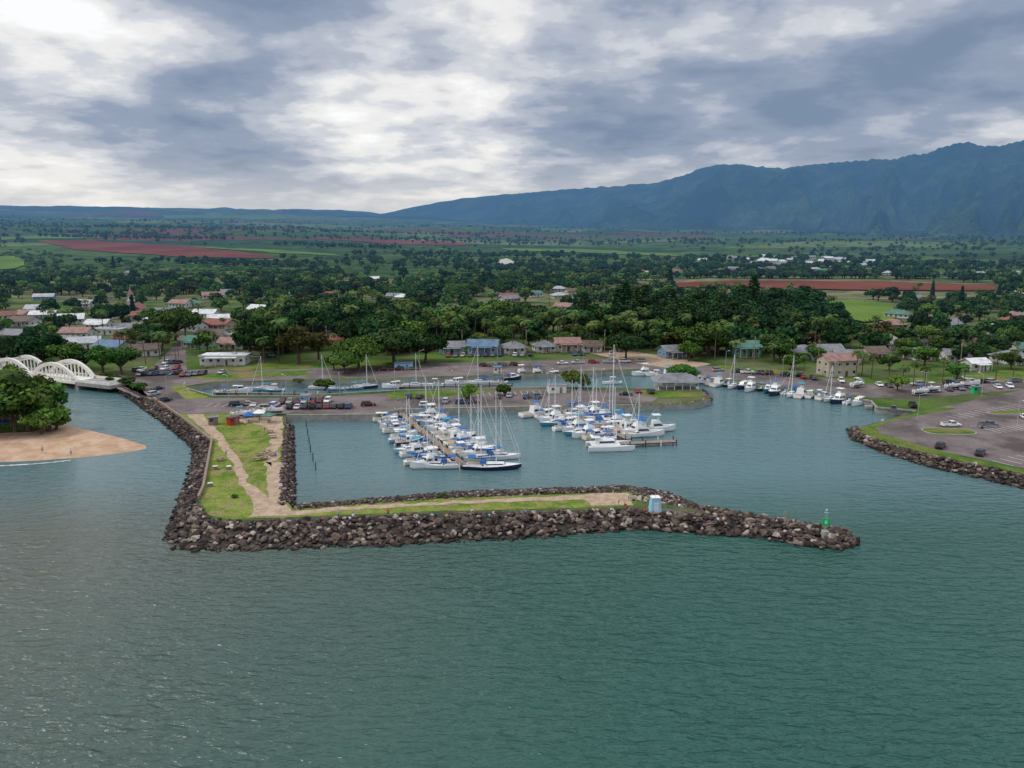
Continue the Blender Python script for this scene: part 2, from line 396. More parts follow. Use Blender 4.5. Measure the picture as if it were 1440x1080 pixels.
def terrain():
    ny, nx = 430, 620
    Y = np.exp(np.linspace(math.log(570), math.log(17500), ny)); k = np.linspace(-1.1, 1.1, nx)
    KK, YY = np.meshgrid(k, Y); XX = KK*YY; ZZ = HT(XX, YY)
    v = np.stack([XX, YY, ZZ], -1).reshape(-1, 3)
    idx = np.arange(ny*nx).reshape(ny, nx)
    f = np.stack([idx[:-1, :-1], idx[:-1, 1:], idx[1:, 1:], idx[1:, :-1]], -1).reshape(-1, 4)
    me = bpy.data.meshes.new('terrain'); me.from_pydata(v.tolist(), [], f.tolist())
    me.polygons.foreach_set('use_smooth', [True]*len(f))
    m, n, l, b = newmat('farmland_and_forest')
    n.remove(b); df = n.new('ShaderNodeBsdfDiffuse')
    geo = n.new('ShaderNodeNewGeometry')
    def rng(s, a, bb, c=0, d=1):
        rp = n.new('ShaderNodeMapRange'); rp.inputs[1].default_value = a; rp.inputs[2].default_value = bb
        rp.inputs[3].default_value = c; rp.inputs[4].default_value = d; l.new(s, rp.inputs[0]); return rp.outputs[0]
    def noise(sc, d=6, ro=0.6):
        nz = n.new('ShaderNodeTexNoise'); nz.inputs['Scale'].default_value = sc; nz.inputs['Detail'].default_value = d
        nz.inputs['Roughness'].default_value = ro
        l.new(geo.outputs['Position'], nz.inputs['Vector']); return nz
    wn = noise(0.002, 3)
    ws = n.new('ShaderNodeVectorMath'); ws.operation = 'MULTIPLY_ADD'
    ws.inputs[1].default_value = (260, 260, 0); l.new(wn.outputs['Color'], ws.inputs[0]); l.new(geo.outputs['Position'], ws.inputs[2])
    mp = n.new('ShaderNodeMapping'); mp.inputs['Rotation'].default_value = (0, 0, 0.35); mp.inputs['Scale'].default_value = (0.0014, 0.0026, 0)
    l.new(ws.outputs[0], mp.inputs[0])
    vo = n.new('ShaderNodeTexVoronoi'); vo.distance = 'CHEBYCHEV'; vo.inputs['Scale'].default_value = 1; vo.inputs['Randomness'].default_value = 0.85
    l.new(mp.outputs[0], vo.inputs['Vector'])
    sc = n.new('ShaderNodeSeparateColor'); l.new(vo.outputs['Color'], sc.inputs[0])
    cr = n.new('ShaderNodeValToRGB'); cr.color_ramp.interpolation = 'CONSTANT'; e = cr.color_ramp.elements
    e[0].position = 0; e[0].color = (0.045, 0.080, 0.025, 1); e[1].position = 0.92; e[1].color = (0.125, 0.055, 0.038, 1)
    for p, c in ((0.2, (0.075, 0.115, 0.034)), (0.38, (0.034, 0.062, 0.022)), (0.55, (0.12, 0.155, 0.045)), (0.7, (0.052, 0.09, 0.028)), (0.82, (0.155, 0.155, 0.08))):
        x = e.new(p); x.color = (*c, 1)
    l.new(sc.outputs[0], cr.inputs[0])
    scrub = n.new('ShaderNodeMix'); scrub.data_type = 'RGBA'
    scrub.inputs[6].default_value = (0.024, 0.050, 0.016, 1); scrub.inputs[7].default_value = (0.090, 0.135, 0.032, 1)
    l.new(rng(noise(0.012, 7, 0.7).outputs[0], 0.40, 0.60), scrub.inputs[0])
    mx = n.new('ShaderNodeMix'); mx.data_type = 'RGBA'
    l.new(rng(noise(0.0016, 5).outputs[0], 0.40, 0.52), mx.inputs[0]); l.new(scrub.outputs[2], mx.inputs[6]); l.new(cr.outputs[0], mx.inputs[7])
    at = n.new('ShaderNodeAttribute'); at.attribute_name = 'mount'
    mt = n.new('ShaderNodeMix'); mt.data_type = 'RGBA'
    mt.inputs[6].default_value = (0.006, 0.018, 0.010, 1); mt.inputs[7].default_value = (0.058, 0.085, 0.028, 1)
    l.new(rng(noise(0.0028, 7, 0.62).outputs[0], 0.42, 0.66), mt.inputs[0])  # forest tone patches, with cloud shadow painted into the colour
    m3 = n.new('ShaderNodeMix'); m3.data_type = 'RGBA'
    l.new(at.outputs['Fac'], m3.inputs[0]); l.new(mx.outputs[2], m3.inputs[6]); l.new(mt.outputs[2], m3.inputs[7])
    vm = n.new('ShaderNodeVectorMath'); vm.operation = 'SCALE'
    l.new(m3.outputs[2], vm.inputs[0]); l.new(rng(noise(0.03, 5, 0.7).outputs[0], 0.35, 0.65, 0.5, 1.45), vm.inputs['Scale'])  # brightness noise: ground variation plus lit and cloud-shaded patches put into the colour
    l.new(vm.outputs[0], df.inputs['Color']); l.new(df.outputs[0], n['Material Output'].inputs['Surface'])
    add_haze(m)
    r = np.hypot(XX, YY); rf = np.interp(KK, [k_of(380), k_of(900), k_of(1440), 1.3], [7500, 4800, 3300, 2900])
    mo = np.clip((r-rf+300)/900+(fbm(XX/500, YY/500, 4, 5)-0.5)*2.0, 0, 1)
    mo = np.where(KK < k_of(400), 0, mo)
    a = me.attributes.new('mount', 'FLOAT', 'POINT'); a.data.foreach_set('value', mo.reshape(-1))
    me.materials.append(m); me.update()
    put('hills', me)
terrain()

def field(name, top, bot, k, nu=40, nv=10, up=1.2):
    t = [GT(*p) for p in top]; b = [GT(*p) for p in bot]
    def ip(l, u):
        f = u*(len(l)-1); i = min(int(f), len(l)-2); f -= i
        return (l[i][0]*(1-f)+l[i+1][0]*f, l[i][1]*(1-f)+l[i+1][1]*f)
    vs = []
    for j in range(nv+1):
        for i in range(nu+1):
            a = ip(t, i/nu); c = ip(b, i/nu); q = j/nv
            wj = 10*(float(vn(i*.7, j*.5, 8))-.5) if j in (0, nv) else 0
            x = a[0]*(1-q)+c[0]*q; y = a[1]*(1-q)+c[1]*q+wj
            vs.append((x, y, H1(x, y)+up))
    fs = [(j*(nu+1)+i, (j+1)*(nu+1)+i, (j+1)*(nu+1)+i+1, j*(nu+1)+i+1) for j in range(nv) for i in range(nu)]
    mb = MB(); mb.add(vs, fs, k); put(name, mb.mesh(name))
field('ploughed_field', [(50,338),(130,339),(260,346),(385,361)], [(70,343),(110,352),(250,362),(385,364)], 'redsoil')
field('ploughed_field', [(430,334),(520,335),(650,342)], [(450,337),(540,343),(660,346)], 'redsoil')
field('ploughed_field', [(895,400),(1050,396),(1240,397),(1400,403)], [(895,405),(1060,406),(1240,410),(1400,410)], 'redsoil')
field('ploughed_field', [(95,301),(160,297),(215,299)], [(90,304),(160,306),(230,303)], 'redsoil')
field('ploughed_field', [(250,318),(330,319),(420,321)], [(270,320),(340,322),(430,323)], 'redsoil')
field('pasture', [(-20,362),(20,361),(34,368)], [(-20,380),(15,380),(34,374)], 'fieldgreen')
field('pasture', [(250,346),(340,350),(470,358)], [(300,350),(380,356),(480,361)], 'fieldgreen')
field('pasture', [(0,334),(60,331),(150,331)], [(0,338),(60,336),(170,335)], 'fieldgreen')
field('pasture', [(230,303),(300,302),(400,304)], [(230,307),(300,307),(400,308)], 'fieldgreen')
field('pasture', [(700,349),(820,351),(940,357)], [(720,353),(850,357),(960,361)], 'fieldgreen')
field('pasture', [(1120,426),(1200,423),(1255,430)], [(1170,447),(1215,455),(1260,452)], 'fieldgreen')
field('distant_road', [(700,367),(712,364),(722,368)], [(702,380),(712,379),(726,372)], 'paleroad')

z1, z2, z3, z4 = LZ+0.03, LZ+0.06, LZ+0.09, LZ+0.12
sheet('grass_strip', GP([(250,578),(275,575),(330,582),(398,590),(398,650),(396,700),(413,716),(640,700),(885,692),(905,700),(890,712),(600,720),(320,730),(292,724),(280,706),(286,688),(293,650),(299,621),(262,592)]), z1, 'grass', jit=0.3)
sheet('dirt_path', GP([(262,583),(285,582),(300,600),(322,625),(338,650),(352,680),(378,700),(372,650),(396,650),(396,706),(413,718),(470,714),(640,705),(830,695),(885,694),(892,710),(832,713),(820,703),(640,709),(480,718),(420,724),(352,727),(360,715),(335,675),(325,650),(305,620),(280,598)]), z2, 'dirt', jit=0.6, step=1.5)
sheet('dirt_verge', GP([(330,584),(398,587),(399,612),(392,640),(380,655),(372,640),(385,615),(370,600),(335,592)]), z2, 'dirt', jit=0.9, step=1.5, seed=5)
sheet('mole_road', GP([(205,560),(225,535),(250,533),(262,549),(300,560),(420,560),(560,552),(800,547),(905,550),(935,553),(915,567),(740,571),(560,575),(528,582),(402,583),(330,581),(262,583),(240,578)]), z2, 'asphalt', jit=0.0)
sheet('town_road', GP([(195,560),(150,540),(180,528),(210,521),(240,492),(250,470),(262,470),(262,492),(262,520),(420,515),(640,510),(760,507),(900,503),(1000,515),(1100,525),(1240,540),(1440,535),(1440,548),(1290,560),(1225,560),(1160,549),(1060,538),(1000,530),(900,519),(735,525),(640,529),(420,534),(300,537),(262,543),(235,545),(215,555)]), z1, 'asphalt', jit=0.5)
sheet('lawn', GP([(262,533),(300,525),(430,521),(440,527),(300,534)]), z2, 'lawn', jit=0.5)
sheet('lawn', GP([(290,518),(350,511),(470,508),(600,507),(595,514),(440,518),(330,522)]), z2, 'lawn', jit=0.5)
sheet('lawn', GP([(240,545),(258,541),(268,550),(300,560),(262,562)]), z3, 'grass', jit=0.4)
sheet('lawn', GP([(545,552),(640,549),(700,550),(660,556),(545,562)]), z3, 'lawn', jit=0.4)
sheet('lawn', GP([(900,549),(985,550),(990,558),(930,560),(905,556)]), z3, 'lawn', jit=0.4)
sheet('dirt_verge', GP([(820,495),(870,492),(930,500),(1000,512),(960,520),(900,512)]), z2, 'dirt', jit=0.6)
sheet('riverbank_grass', GP([(134,533),(150,532),(200,548),(212,562),(190,551),(165,541)]), z1, 'lawn', jit=0.2)
sheet('lawn', GP([(1360,524),(1440,520),(1500,524),(1440,533),(1380,532)]), z2, 'lawn', jit=0.5)
sheet('lawn', GP([(1010,514),(1100,520),(1240,533),(1340,530),(1340,536),(1240,541),(1100,526),(1010,519)]), z2, 'lawn', jit=0.6)
lot = GP([(1222,601),(1245,592),(1300,578),(1440,548),(1520,556),(1750,640),(1700,712),(1440,659),(1320,634),(1262,619),(1230,609)])
sheet('car_park', lot, z2, 'asphalt')
sheet('grass_verge', GP([(1203,602),(1222,599),(1290,580),(1330,573),(1345,575),(1262,590),(1230,601),(1238,610),(1320,634),(1440,661),(1700,716),(1700,722),(1440,667),(1310,640),(1250,624),(1214,611)]), z3, 'lawn', jit=0.3)
def island(c, w, d, rz):
    x, y = G(*c); pts = []
    for i in range(28):
        t = 2*math.pi*i/28
        a = math.copysign(abs(math.cos(t))**0.6, math.cos(t))*w/2; b = math.copysign(abs(math.sin(t))**0.6, math.sin(t))*d/2
        pts.append((x+a*math.cos(rz)-b*math.sin(rz), y+a*math.sin(rz)+b*math.cos(rz)))
    sheet('kerb', pts, z3+0.10, 'kerb', skirt=LZ, skm='kerb')
    pts2 = [(x+(p[0]-x)*0.97, y+(p[1]-y)*0.93) for p in pts]
    sheet('grass_island', pts2, z3+0.115, 'lawn')
island((1334,607), 13.5, 7, -0.05); island((1425,580), 17, 4, 0.2); island((1400,533), 22, 9, -0.3)
mb = MB()
for (x0, y0, x1, y1, n) in ((1385,603,1452,596,9), (1330,585,1425,568,12), (1395,648,1460,632,6)):
    a = Vector(G(x0, y0)); b = Vector(G(x1, y1)); d = (b-a).normalized(); nn = Vector((-d.y, d.x))*(-1)
    for i in range(n+1):
        p = a.lerp(b, i/n); q = p+nn*5
        mb.box(((p.x+q.x)/2, (p.y+q.y)/2, z2+0.012), (0.12, 5, 0.012), 'mark', math.atan2(nn.y, nn.x)-math.pi/2)
for (x0, y0, x1, y1, n) in ((405,576,490,575,10), (560,560,760,554,22), (290,572,395,574,9)):
    a = Vector(G(x0, y0)); b = Vector(G(x1, y1)); d = (b-a).normalized()
    for i in range(n+1):
        p = a.lerp(b, i/n)
        mb.box((p.x, p.y+2.4, z2+0.012), (0.12, 4.8, 0.012), 'mark', math.atan2(d.y, d.x))
a = Vector(G(540,519)); b = Vector(G(900,509))
for i in range(26):
    p = a.lerp(b, i/26); mb.box((p.x, p.y, z1+0.03), (2.2, 0.15, 0.012), 'mark', math.atan2((b-a).y, (b-a).x))
put('parking_markings', mb.mesh('parking_markings'))

def shore():
    out = GP([(-160,655),(-60,654),(0,652),(60,650),(110,646),(150,642),(190,637),(214,632),(216,628),(200,624),(150,611),(112,602),(92,595),(84,575),(80,552),(60,546),(0,543),(-160,538)], 0)
    cx, cy = G(-40, 590, 0); rings = []
    outd = subdivide_poly(out, 3, 0.5, 3)
    for s, z in ((1, -0.25), (0.955, 0.12), (0.88, 0.75), (0.72, 1.5), (0.4, 1.9)):
        rings.append([(cx+(x-cx)*s, cy+(y-cy)*s, z) for x, y in outd])
    mb = MB(); mb.loft(rings, 'sand', cap0=False, cap1=True); put('sand_beach', mb.mesh('sand_beach', True))
    pts = GP([(-160,615),(0,612),(45,610),(75,598),(82,575),(76,556),(0,549),(-160,543)], 1.5)
    sheet('river_bank', pts, 1.95, 'lawn', jit=0.6, skirt=0.0, skm='dirt')
shore()
M['foam'] = simple('foam', (0.75, 0.75, 0.73), 0.6, 0.2, 1.5)
mb = MB()
pl = GP([(-40,659),(0,655),(40,653),(75,650),(100,647)], 0)
for i in range(len(pl)-1):
    for j in range(6):
        a = Vector(pl[i]).lerp(Vector(pl[i+1]), j/6); b = Vector(pl[i]).lerp(Vector(pl[i+1]), (j+0.9)/6)
        w = U(0.15, 0.5); mb.add([(a.x, a.y-w, 0.02), (b.x, b.y-w*U(0.5, 1.2), 0.02), (b.x, b.y+w, 0.02), (a.x, a.y+w*0.7, 0.02)], [(0, 1, 2, 3)], 'foam')
put('surf_line', mb.mesh('surf_line'))

# ---------------------------------------------------------------- boulders
def rock_variants(n=14):
    out = []
    for i in range(n):
        bm = bmesh.new()
        for j in range(16):
            v = Vector((random.gauss(0, 1), random.gauss(0, 1), random.gauss(0, 1))).normalized()*U(0.75, 1.08)
            bm.verts.new((v.x*U(0.95, 1.15), v.y*0.82, v.z*0.62))
        r = bmesh.ops.convex_hull(bm, input=bm.verts)
        bmesh.ops.delete(bm, geom=list({g for g in r['geom_interior'] if isinstance(g, bmesh.types.BMVert)}), context='VERTS')
        bmesh.ops.triangulate(bm, faces=bm.faces); bmesh.ops.recalc_face_normals(bm, faces=bm.faces)
        bm.verts.index_update()
        out.append((np.array([v.co[:] for v in bm.verts]), np.array([[v.index for v in f.verts] for f in bm.faces])))
        bm.free()
    return out
RV = rock_variants()
def interp_poly(l, u):
    ds = [0]
    for i in range(len(l)-1): ds.append(ds[-1]+math.dist(l[i], l[i+1]))
    return (np.interp(u*ds[-1], ds, [p[0] for p in l]), np.interp(u*ds[-1], ds, [p[1] for p in l]), ds[-1])
def rocks(name, bot, top, zf, ztop, size=0.85, dens=1.5, tb=0.5):
    b = GP(bot, 0); t = GP(top, ztop); VV = []; FF = []; TT = []; off = 0
    _, _, Lb = interp_poly(b, 0); _, _, Lt = interp_poly(t, 0); L = (Lb+Lt)/2
    W = np.mean([math.dist(interp_poly(b, u)[:2], interp_poly(t, u)[:2]) for u in np.linspace(0.05, 0.95, 8)])
    N = int(L*max(W, 1)*dens/(size*size))
    for i in range(N):
        u = R(); w = R()*1.04-0.02
        bx, by, _ = interp_poly(b, u); tx, ty, _ = interp_poly(t, u)
        x = bx*(1-w)+tx*w+U(-.2, .2); y = by*(1-w)+ty*w+U(-.2, .2)
        s = size*(U(0.45, 0.95) if R() < 0.74 else U(0.95, 1.7))
        z = zf(min(max(w, 0), 1), u)+U(-.25, .15)-s*0.25
        vs, fs = RV[random.randrange(len(RV))]
        m = np.array(Matrix.Rotation(U(0, 6.3), 3, 'Z') @ Matrix.Rotation(U(-.5, .5), 3, 'X') @ Matrix.Rotation(U(-.5, .5), 3, 'Y'))
        VV.append(vs*s @ m.T+np.array([x, y, z])); FF.append(fs+off); off += len(vs)
        tt = min(1, max(0, random.gauss(tb, 0.28)))
        TT.append(np.full(len(fs), tt))
    me = bpy.data.meshes.new(name); me.from_pydata(np.concatenate(VV).tolist(), [], np.concatenate(FF).tolist())
    a = me.attributes.new('tint', 'FLOAT', 'FACE'); a.data.foreach_set('value', np.concatenate(TT))
    me.materials.append(M['rock']); me.update(); o = put(name, me)
    mb = MB(); rings = []
    for w in np.linspace(0, 1, 7):
        rings.append([(*(np.array(interp_poly(b, u)[:2])*(1-w)+np.array(interp_poly(t, u)[:2])*w), zf(w, u)-0.5) for u in np.linspace(0, 1, 50)])
    mb.loft(rings, 'darkwood', closed=False, cap0=False, cap1=False)
    put('rubble_core', mb.mesh('rubble_core'), parent=o)
lin = lambda a, c: (lambda w, u: a+(c-a)*min(1, w*1.25))
rocks('river_revetment', [(150,543),(166,551),(180,560),(235,600),(271,632),(268,660),(252,700),(238,735),(229,762)],
      [(160,540),(185,549),(215,563),(255,589),(297,620),(291,650),(283,690),(276,703),(280,716)], lin(0, 1.9), 1.9, 0.62, 1.3, 0.33)
rocks('breakwater_boulders', [(229,762),(245,772),(300,776),(450,771),(600,765),(760,757),(900,745),(985,751)],
      [(278,712),(292,728),(330,733),(450,728),(600,723),(760,719),(890,714),(985,725)], lin(0, 2.4), 2.4, 0.84, 1.35, 0.47)
rocks('breakwater_tip', [(985,751),(1040,754),(1100,763),(1150,771),(1180,773),(1204,766)],
      [(975,713),(1040,725),(1100,735),(1150,743),(1185,750),(1204,759)], lambda w, u: 2.1*math.sin(math.pi*min(max(w, 0.02), .98))**0.7*(1 if u < .85 else (1-u)/.15*0.8+0.2), 0, 0.8, 1.5, 0.47)
rocks('basin_revetment', [(419,710),(640,692),(800,686),(885,683),(940,693),(985,712)],
      [(412,716),(640,699),(800,693),(885,691),(930,700),(980,716)], lin(0, 1.9), 1.9, 0.5, 1.3, 0.4)
rocks('quay_revetment', [(412,598),(414,650),(415,712)], [(402,598),(397,650),(394,712)], lin(0, 1.9), 1.9, 0.5, 1.4, 0.4)
rocks('east_revetment', [(1192,604),(1196,617),(1240,637),(1300,656),(1440,688),(1700,748)],
      [(1204,600),(1214,611),(1250,624),(1310,640),(1440,667),(1700,722)], lin(0, 1.9), 1.9, 0.68, 1.35, .45)
rocks('mole_revetment', [(893,575),(940,573),(990,568),(1002,561),(988,547)], [(896,571),(940,569),(975,566),(995,561),(984,550)], lin(0, 1.7), 1.7, 0.42, 1.3, 0.6)
rocks('crest_boulders', [(888,716),(910,718),(985,726)], [(892,690),(930,700),(978,716)], lambda w, u: 2.0, 2.0, 0.75, 1.2)

def wall(name, pts, z0, h, w, k):
    mb = MB(); P = [Vector(p) for p in pts]
    rings = []
    for i, p in enumerate(P):
        d = (P[min(i+1, len(P)-1)]-P[max(i-1, 0)]).normalized(); nn = Vector((-d.y, d.x))*w/2
        a, b = p+nn, p-nn
        rings.append([(a.x, a.y, z0), (a.x, a.y, z0+h), (b.x, b.y, z0+h), (b.x, b.y, z0)])
    mb.loft(rings, k); return put(name, mb.mesh(name))
wall('concrete_sea_wall', GP([(216,562),(257,590),(298,622),(293,650),(286,688),(279,703)]), LZ-1, 1.9, 0.5, 'wood')
wall('quay_coping', GP([(403,584),(530,583),(560,576),(740,572),(893,570)]), LZ-0.2, 0.42, 0.6, 'concrete')
wall('quay_coping', GP([(900,521),(960,526),(1000,532),(1060,541),(1160,553),(1225,564),(1233,573),(1288,578)]), LZ-0.2, 0.42, 0.6, 'concrete')
wall('quay_coping', GP([(262,546),(300,557),(420,557),(560,549),(800,544)]), LZ-0.2, 0.4, 0.5, 'concrete')
mb = MB()
a = G(1240,574,0.5); mb.box((a[0]+5, a[1], 0.9), (20, 1.6, 0.5), 'concrete', -0.05); mb.box((a[0]+7, a[1]-4.5, 0.7), (18, 1.6, 0.4), 'concrete', -0.05)
for i in range(5): mb.cyl((a[0]-3+i*4, a[1]-0.6, -1), (a[0]-3+i*4, a[1]-0.6, 1.6), 0.18, 0.18, 'darkwood')
put('boat_ramp_pier', mb.mesh('boat_ramp_pier'))

# ---------------------------------------------------------------- trees
def leaf_cloud(centers, radii, per, size, flat=0.75, seed=0):
    rs = np.random.RandomState(seed); V = []; T = []
    for ci, (c, r) in enumerate(zip(centers, radii)):
        n = per
        d = rs.normal(size=(n, 3)); d /= np.linalg.norm(d, axis=1)[:, None]
        rad = r*(0.55+0.5*rs.rand(n)**0.6)
        d2 = d.copy(); d2[:, 2] *= flat
        p = np.array(c)+d2*rad[:, None]
        nrm = d+rs.normal(size=(n, 3))*0.5; nrm /= np.linalg.norm(nrm, axis=1)[:, None]
        up = rs.normal(size=(n, 3)); t = np.cross(nrm, up); t /= np.linalg.norm(t, axis=1)[:, None]
        bt = np.cross(nrm, t); s = size*(0.6+0.8*rs.rand(n))[:, None]
        q = np.stack([p-t*s-bt*s*0.6, p+t*s*0.8-bt*s*0.75, p+t*s+bt*s*0.6, p-t*s*0.7+bt*s*0.8], 1)
        V.append(q.reshape(-1, 3))
        base = rs.rand()
        T.append(np.clip(base*0.6+0.4*rs.rand(n), 0, 1))
    V = np.concatenate(V); T = np.concatenate(T)
    Fq = np.arange(len(V)).reshape(-1, 4)
    return V, Fq, T
def finish_tree(name, mb, V, Fq, T, leafk):
    nb = len(mb.f); o = len(mb.v)
    vs = mb.v+V.tolist(); fs = [tuple(f) for f in mb.f]+[tuple(f) for f in (Fq+o).tolist()]
    me = bpy.data.meshes.new(name); me.from_pydata(vs, [], fs)
    me.materials.append(M['bark']); me.materials.append(M[leafk])
    me.polygons.foreach_set('material_index', [0]*nb+[1]*len(Fq))
    a = me.attributes.new('tint', 'FLOAT', 'FACE'); a.data.foreach_set('value', np.concatenate([np.zeros(nb), T]))
    me.update(); return me
def broad(name, h, rad, th, ncl, per, ls, leafk, seed, flat=0.75, umbrella=False):
    rs = random.Random(seed); mb = MB()
    tr = h*0.03+0.1; top = Vector((rs.uniform(-.4, .4), rs.uniform(-.4, .4), th))
    mb.cyl((0, 0, -0.3), top, tr*1.3, tr*0.8, 'bark', 8)
    cs = []; rr = []
    for i in range(ncl):
        a = i*2.4+rs.uniform(-.4, .4); q = math.sqrt((i+0.5)/ncl)
        rho = rad*q*rs.uniform(0.6, 0.85)
        hz = (h-th)
        if umbrella: z = th+hz*(0.75-0.35*q*q)+rs.uniform(-.08, .08)*hz
        else: z = th+hz*(0.35+(0.5*math.sqrt(max(0, 1-q*q)))*rs.uniform(0.3, 1.1))+rs.uniform(-.12, .05)*hz
        c = (rho*math.cos(a), rho*math.sin(a), z); cs.append(c); rr.append(rad*rs.uniform(0.26, 0.42))
        mid = top.lerp(Vector(c), 0.5)+Vector((0, 0, -0.05*h))
        mb.cyl(top*0.9, mid, tr*0.5, tr*0.3, 'bark', 5, False); mb.cyl(mid, c, tr*0.3, tr*0.08, 'bark', 4, False)
    V, Fq, T = leaf_cloud(cs, rr, per, ls, flat, seed)
    return finish_tree(name, mb, V, Fq, T, leafk)
def pine(name, h, rad, seed, leafk='leafdark', per=26):
    rs = random.Random(seed); mb = MB(); mb.cyl((0, 0, -.3), (0, 0, h*0.98), h*0.018+.1, 0.04, 'bark', 7)
    cs = []; rr = []; z = h*0.12
    while z < h:
        f = 1-(z/h); rb = rad*(0.12+0.95*f**0.75)*rs.uniform(0.8, 1.1)
        for i in range(6):
            a = i*math.pi/3+rs.uniform(-.3, .3); e = (rb*math.cos(a), rb*math.sin(a), z+rb*0.10)
            mb.cyl((0, 0, z), e, 0.08, 0.03, 'bark', 3, False)
            for q in (0.45, 0.8, 1.0):
                if rb*q > 0.2: cs.append((e[0]*q, e[1]*q, z+rb*0.1*q)); rr.append(0.4+rb*0.2)
        z += h*0.042
    V, Fq, T = leaf_cloud(cs, rr, max(6, per//3), 0.42, 0.5, seed)
    return finish_tree(name, mb, V, Fq, T, leafk)
def palm(name, h, seed):
    rs = random.Random(seed); mb = MB(); p = Vector((0, 0, -.3)); lean = rs.uniform(-.12, .12); ly = rs.uniform(-.08, .08)
    n = 7
    for i in range(n):
        q = Vector((lean*h*((i+1)/n)**1.6, ly*h*((i+1)/n)**1.6, h*(i+1)/n))
        mb.cyl(p, q, 0.22-0.015*i, 0.21-0.015*i, 'bark', 7, False); p = q
    V = []; T = []
    for i in range(22):
        a = i*2.399; el = rs.uniform(-0.35, 1.15); L = rs.uniform(2.6, 3.6); dx, dy = math.cos(a), math.sin(a)
        pts = []; q = p.copy(); e = el
        for s in range(9):
            pts.append(q.copy()); q = q+Vector((dx*math.cos(e), dy*math.cos(e), math.sin(e)))*L/8; e -= 0.20+0.04*s*0.6
        side = Vector((-dy, dx, 0)); tt = rs.random()
        for s in range(8):
            w = 0.62*math.sin(math.pi*(s+1.0)/9.5)+0.08
            for sg in (-1, 1):
                A = pts[s]; B = pts[s].lerp(pts[s+1], 0.72)
                o = side*sg*w+Vector((dx, dy, 0))*0.15+Vector((0, 0, -0.35*w))
                V += [A, B, B+o, A+o*0.9]; T.append(min(1, tt*0.6+rs.random()*0.4))
    V = np.array([v[:] for v in V]); Fq = np.arange(len(V)).reshape(-1, 4)
    return finish_tree(name, mb, V, Fq, np.array(T), 'leafpalm')

TREES = {
 'b1': broad('broadleaf_tree', 12, 6.5, 3.5, 22, 140, 0.42, 'leaf', 1),
 'b2': broad('broadleaf_tree', 11, 5.2, 3.0, 18, 140, 0.38, 'leaf', 2),
 'b3': broad('broadleaf_tree', 13, 6.0, 3.5, 22, 140, 0.42, 'leafdark', 3),
 'b4': broad('broadleaf_tree', 12, 7.0, 3.2, 24, 140, 0.42, 'leafdark', 4),
 'bo': broad('broadleaf_tree', 11, 5.5, 3.5, 18, 140, 0.38, 'leafolive', 5),
 'bb': broad('broadleaf_tree', 9, 5.0, 2.2, 18, 140, 0.36, 'leafbright', 6),
 'mp': broad('monkeypod_tree', 12, 10, 4.0, 30, 150, 0.44, 'leaf', 7, 0.5, True),
 'mpd': broad('monkeypod_tree', 11, 9, 3.8, 28, 150, 0.44, 'leafdark', 8, 0.5, True),
 'np': pine('norfolk_pine', 28, 4.4, 9), 'np2': pine('norfolk_pine', 22, 3.4, 10),
 'pa': palm('palm_tree', 11, 11), 'pb': palm('palm_tree', 9, 12), 'pc': palm('palm_tree', 13, 13),
 'iw': broad('ironwood_tree', 20, 6.5, 4.5, 24, 140, 0.46, 'leafdark', 14, 1.1),
 'bu': broad('shrub', 2.0, 1.6, 0.4, 9, 110, 0.15, 'leaf', 15),
}
HC = {k: max(v.co.z for v in me.vertices) for k, me in TREES.items()}
def tree(k, px, py, hpx, wf=1.0, z=LZ):
    x, y = G(px, py, z) if py > 425 else GT(px, py)
    zz = z if y < 560 else H1(x, y)
    me = TREES[k]
    h = hpx/1109*math.sqrt(y*y+(CH-z)**2); s = h/HC[k]
    put(me.name.split('.')[0], me, (x, y, zz), U(0, 6.3), (s*wf, s*wf, s))
T_ = tree
for a in [('b1',10,594,66,1.2),('b2',40,606,76,1.2),('b1',62,600,64,1.0),('b3',22,608,60,1.2),('bb',70,606,44,1.1),('b2',-20,600,70,1.2),('b1',50,574,48,1.0),('b4',5,577,54,1.1),('bu',78,604,22,1.3),('b1',-5,610,55,1.2),('bb',58,610,34,1.2)]: T_(*a)
for a in [('pa',34,606,88,1.0),('pc',20,600,84,1),('pb',66,606,56,1)]: T_(*a)
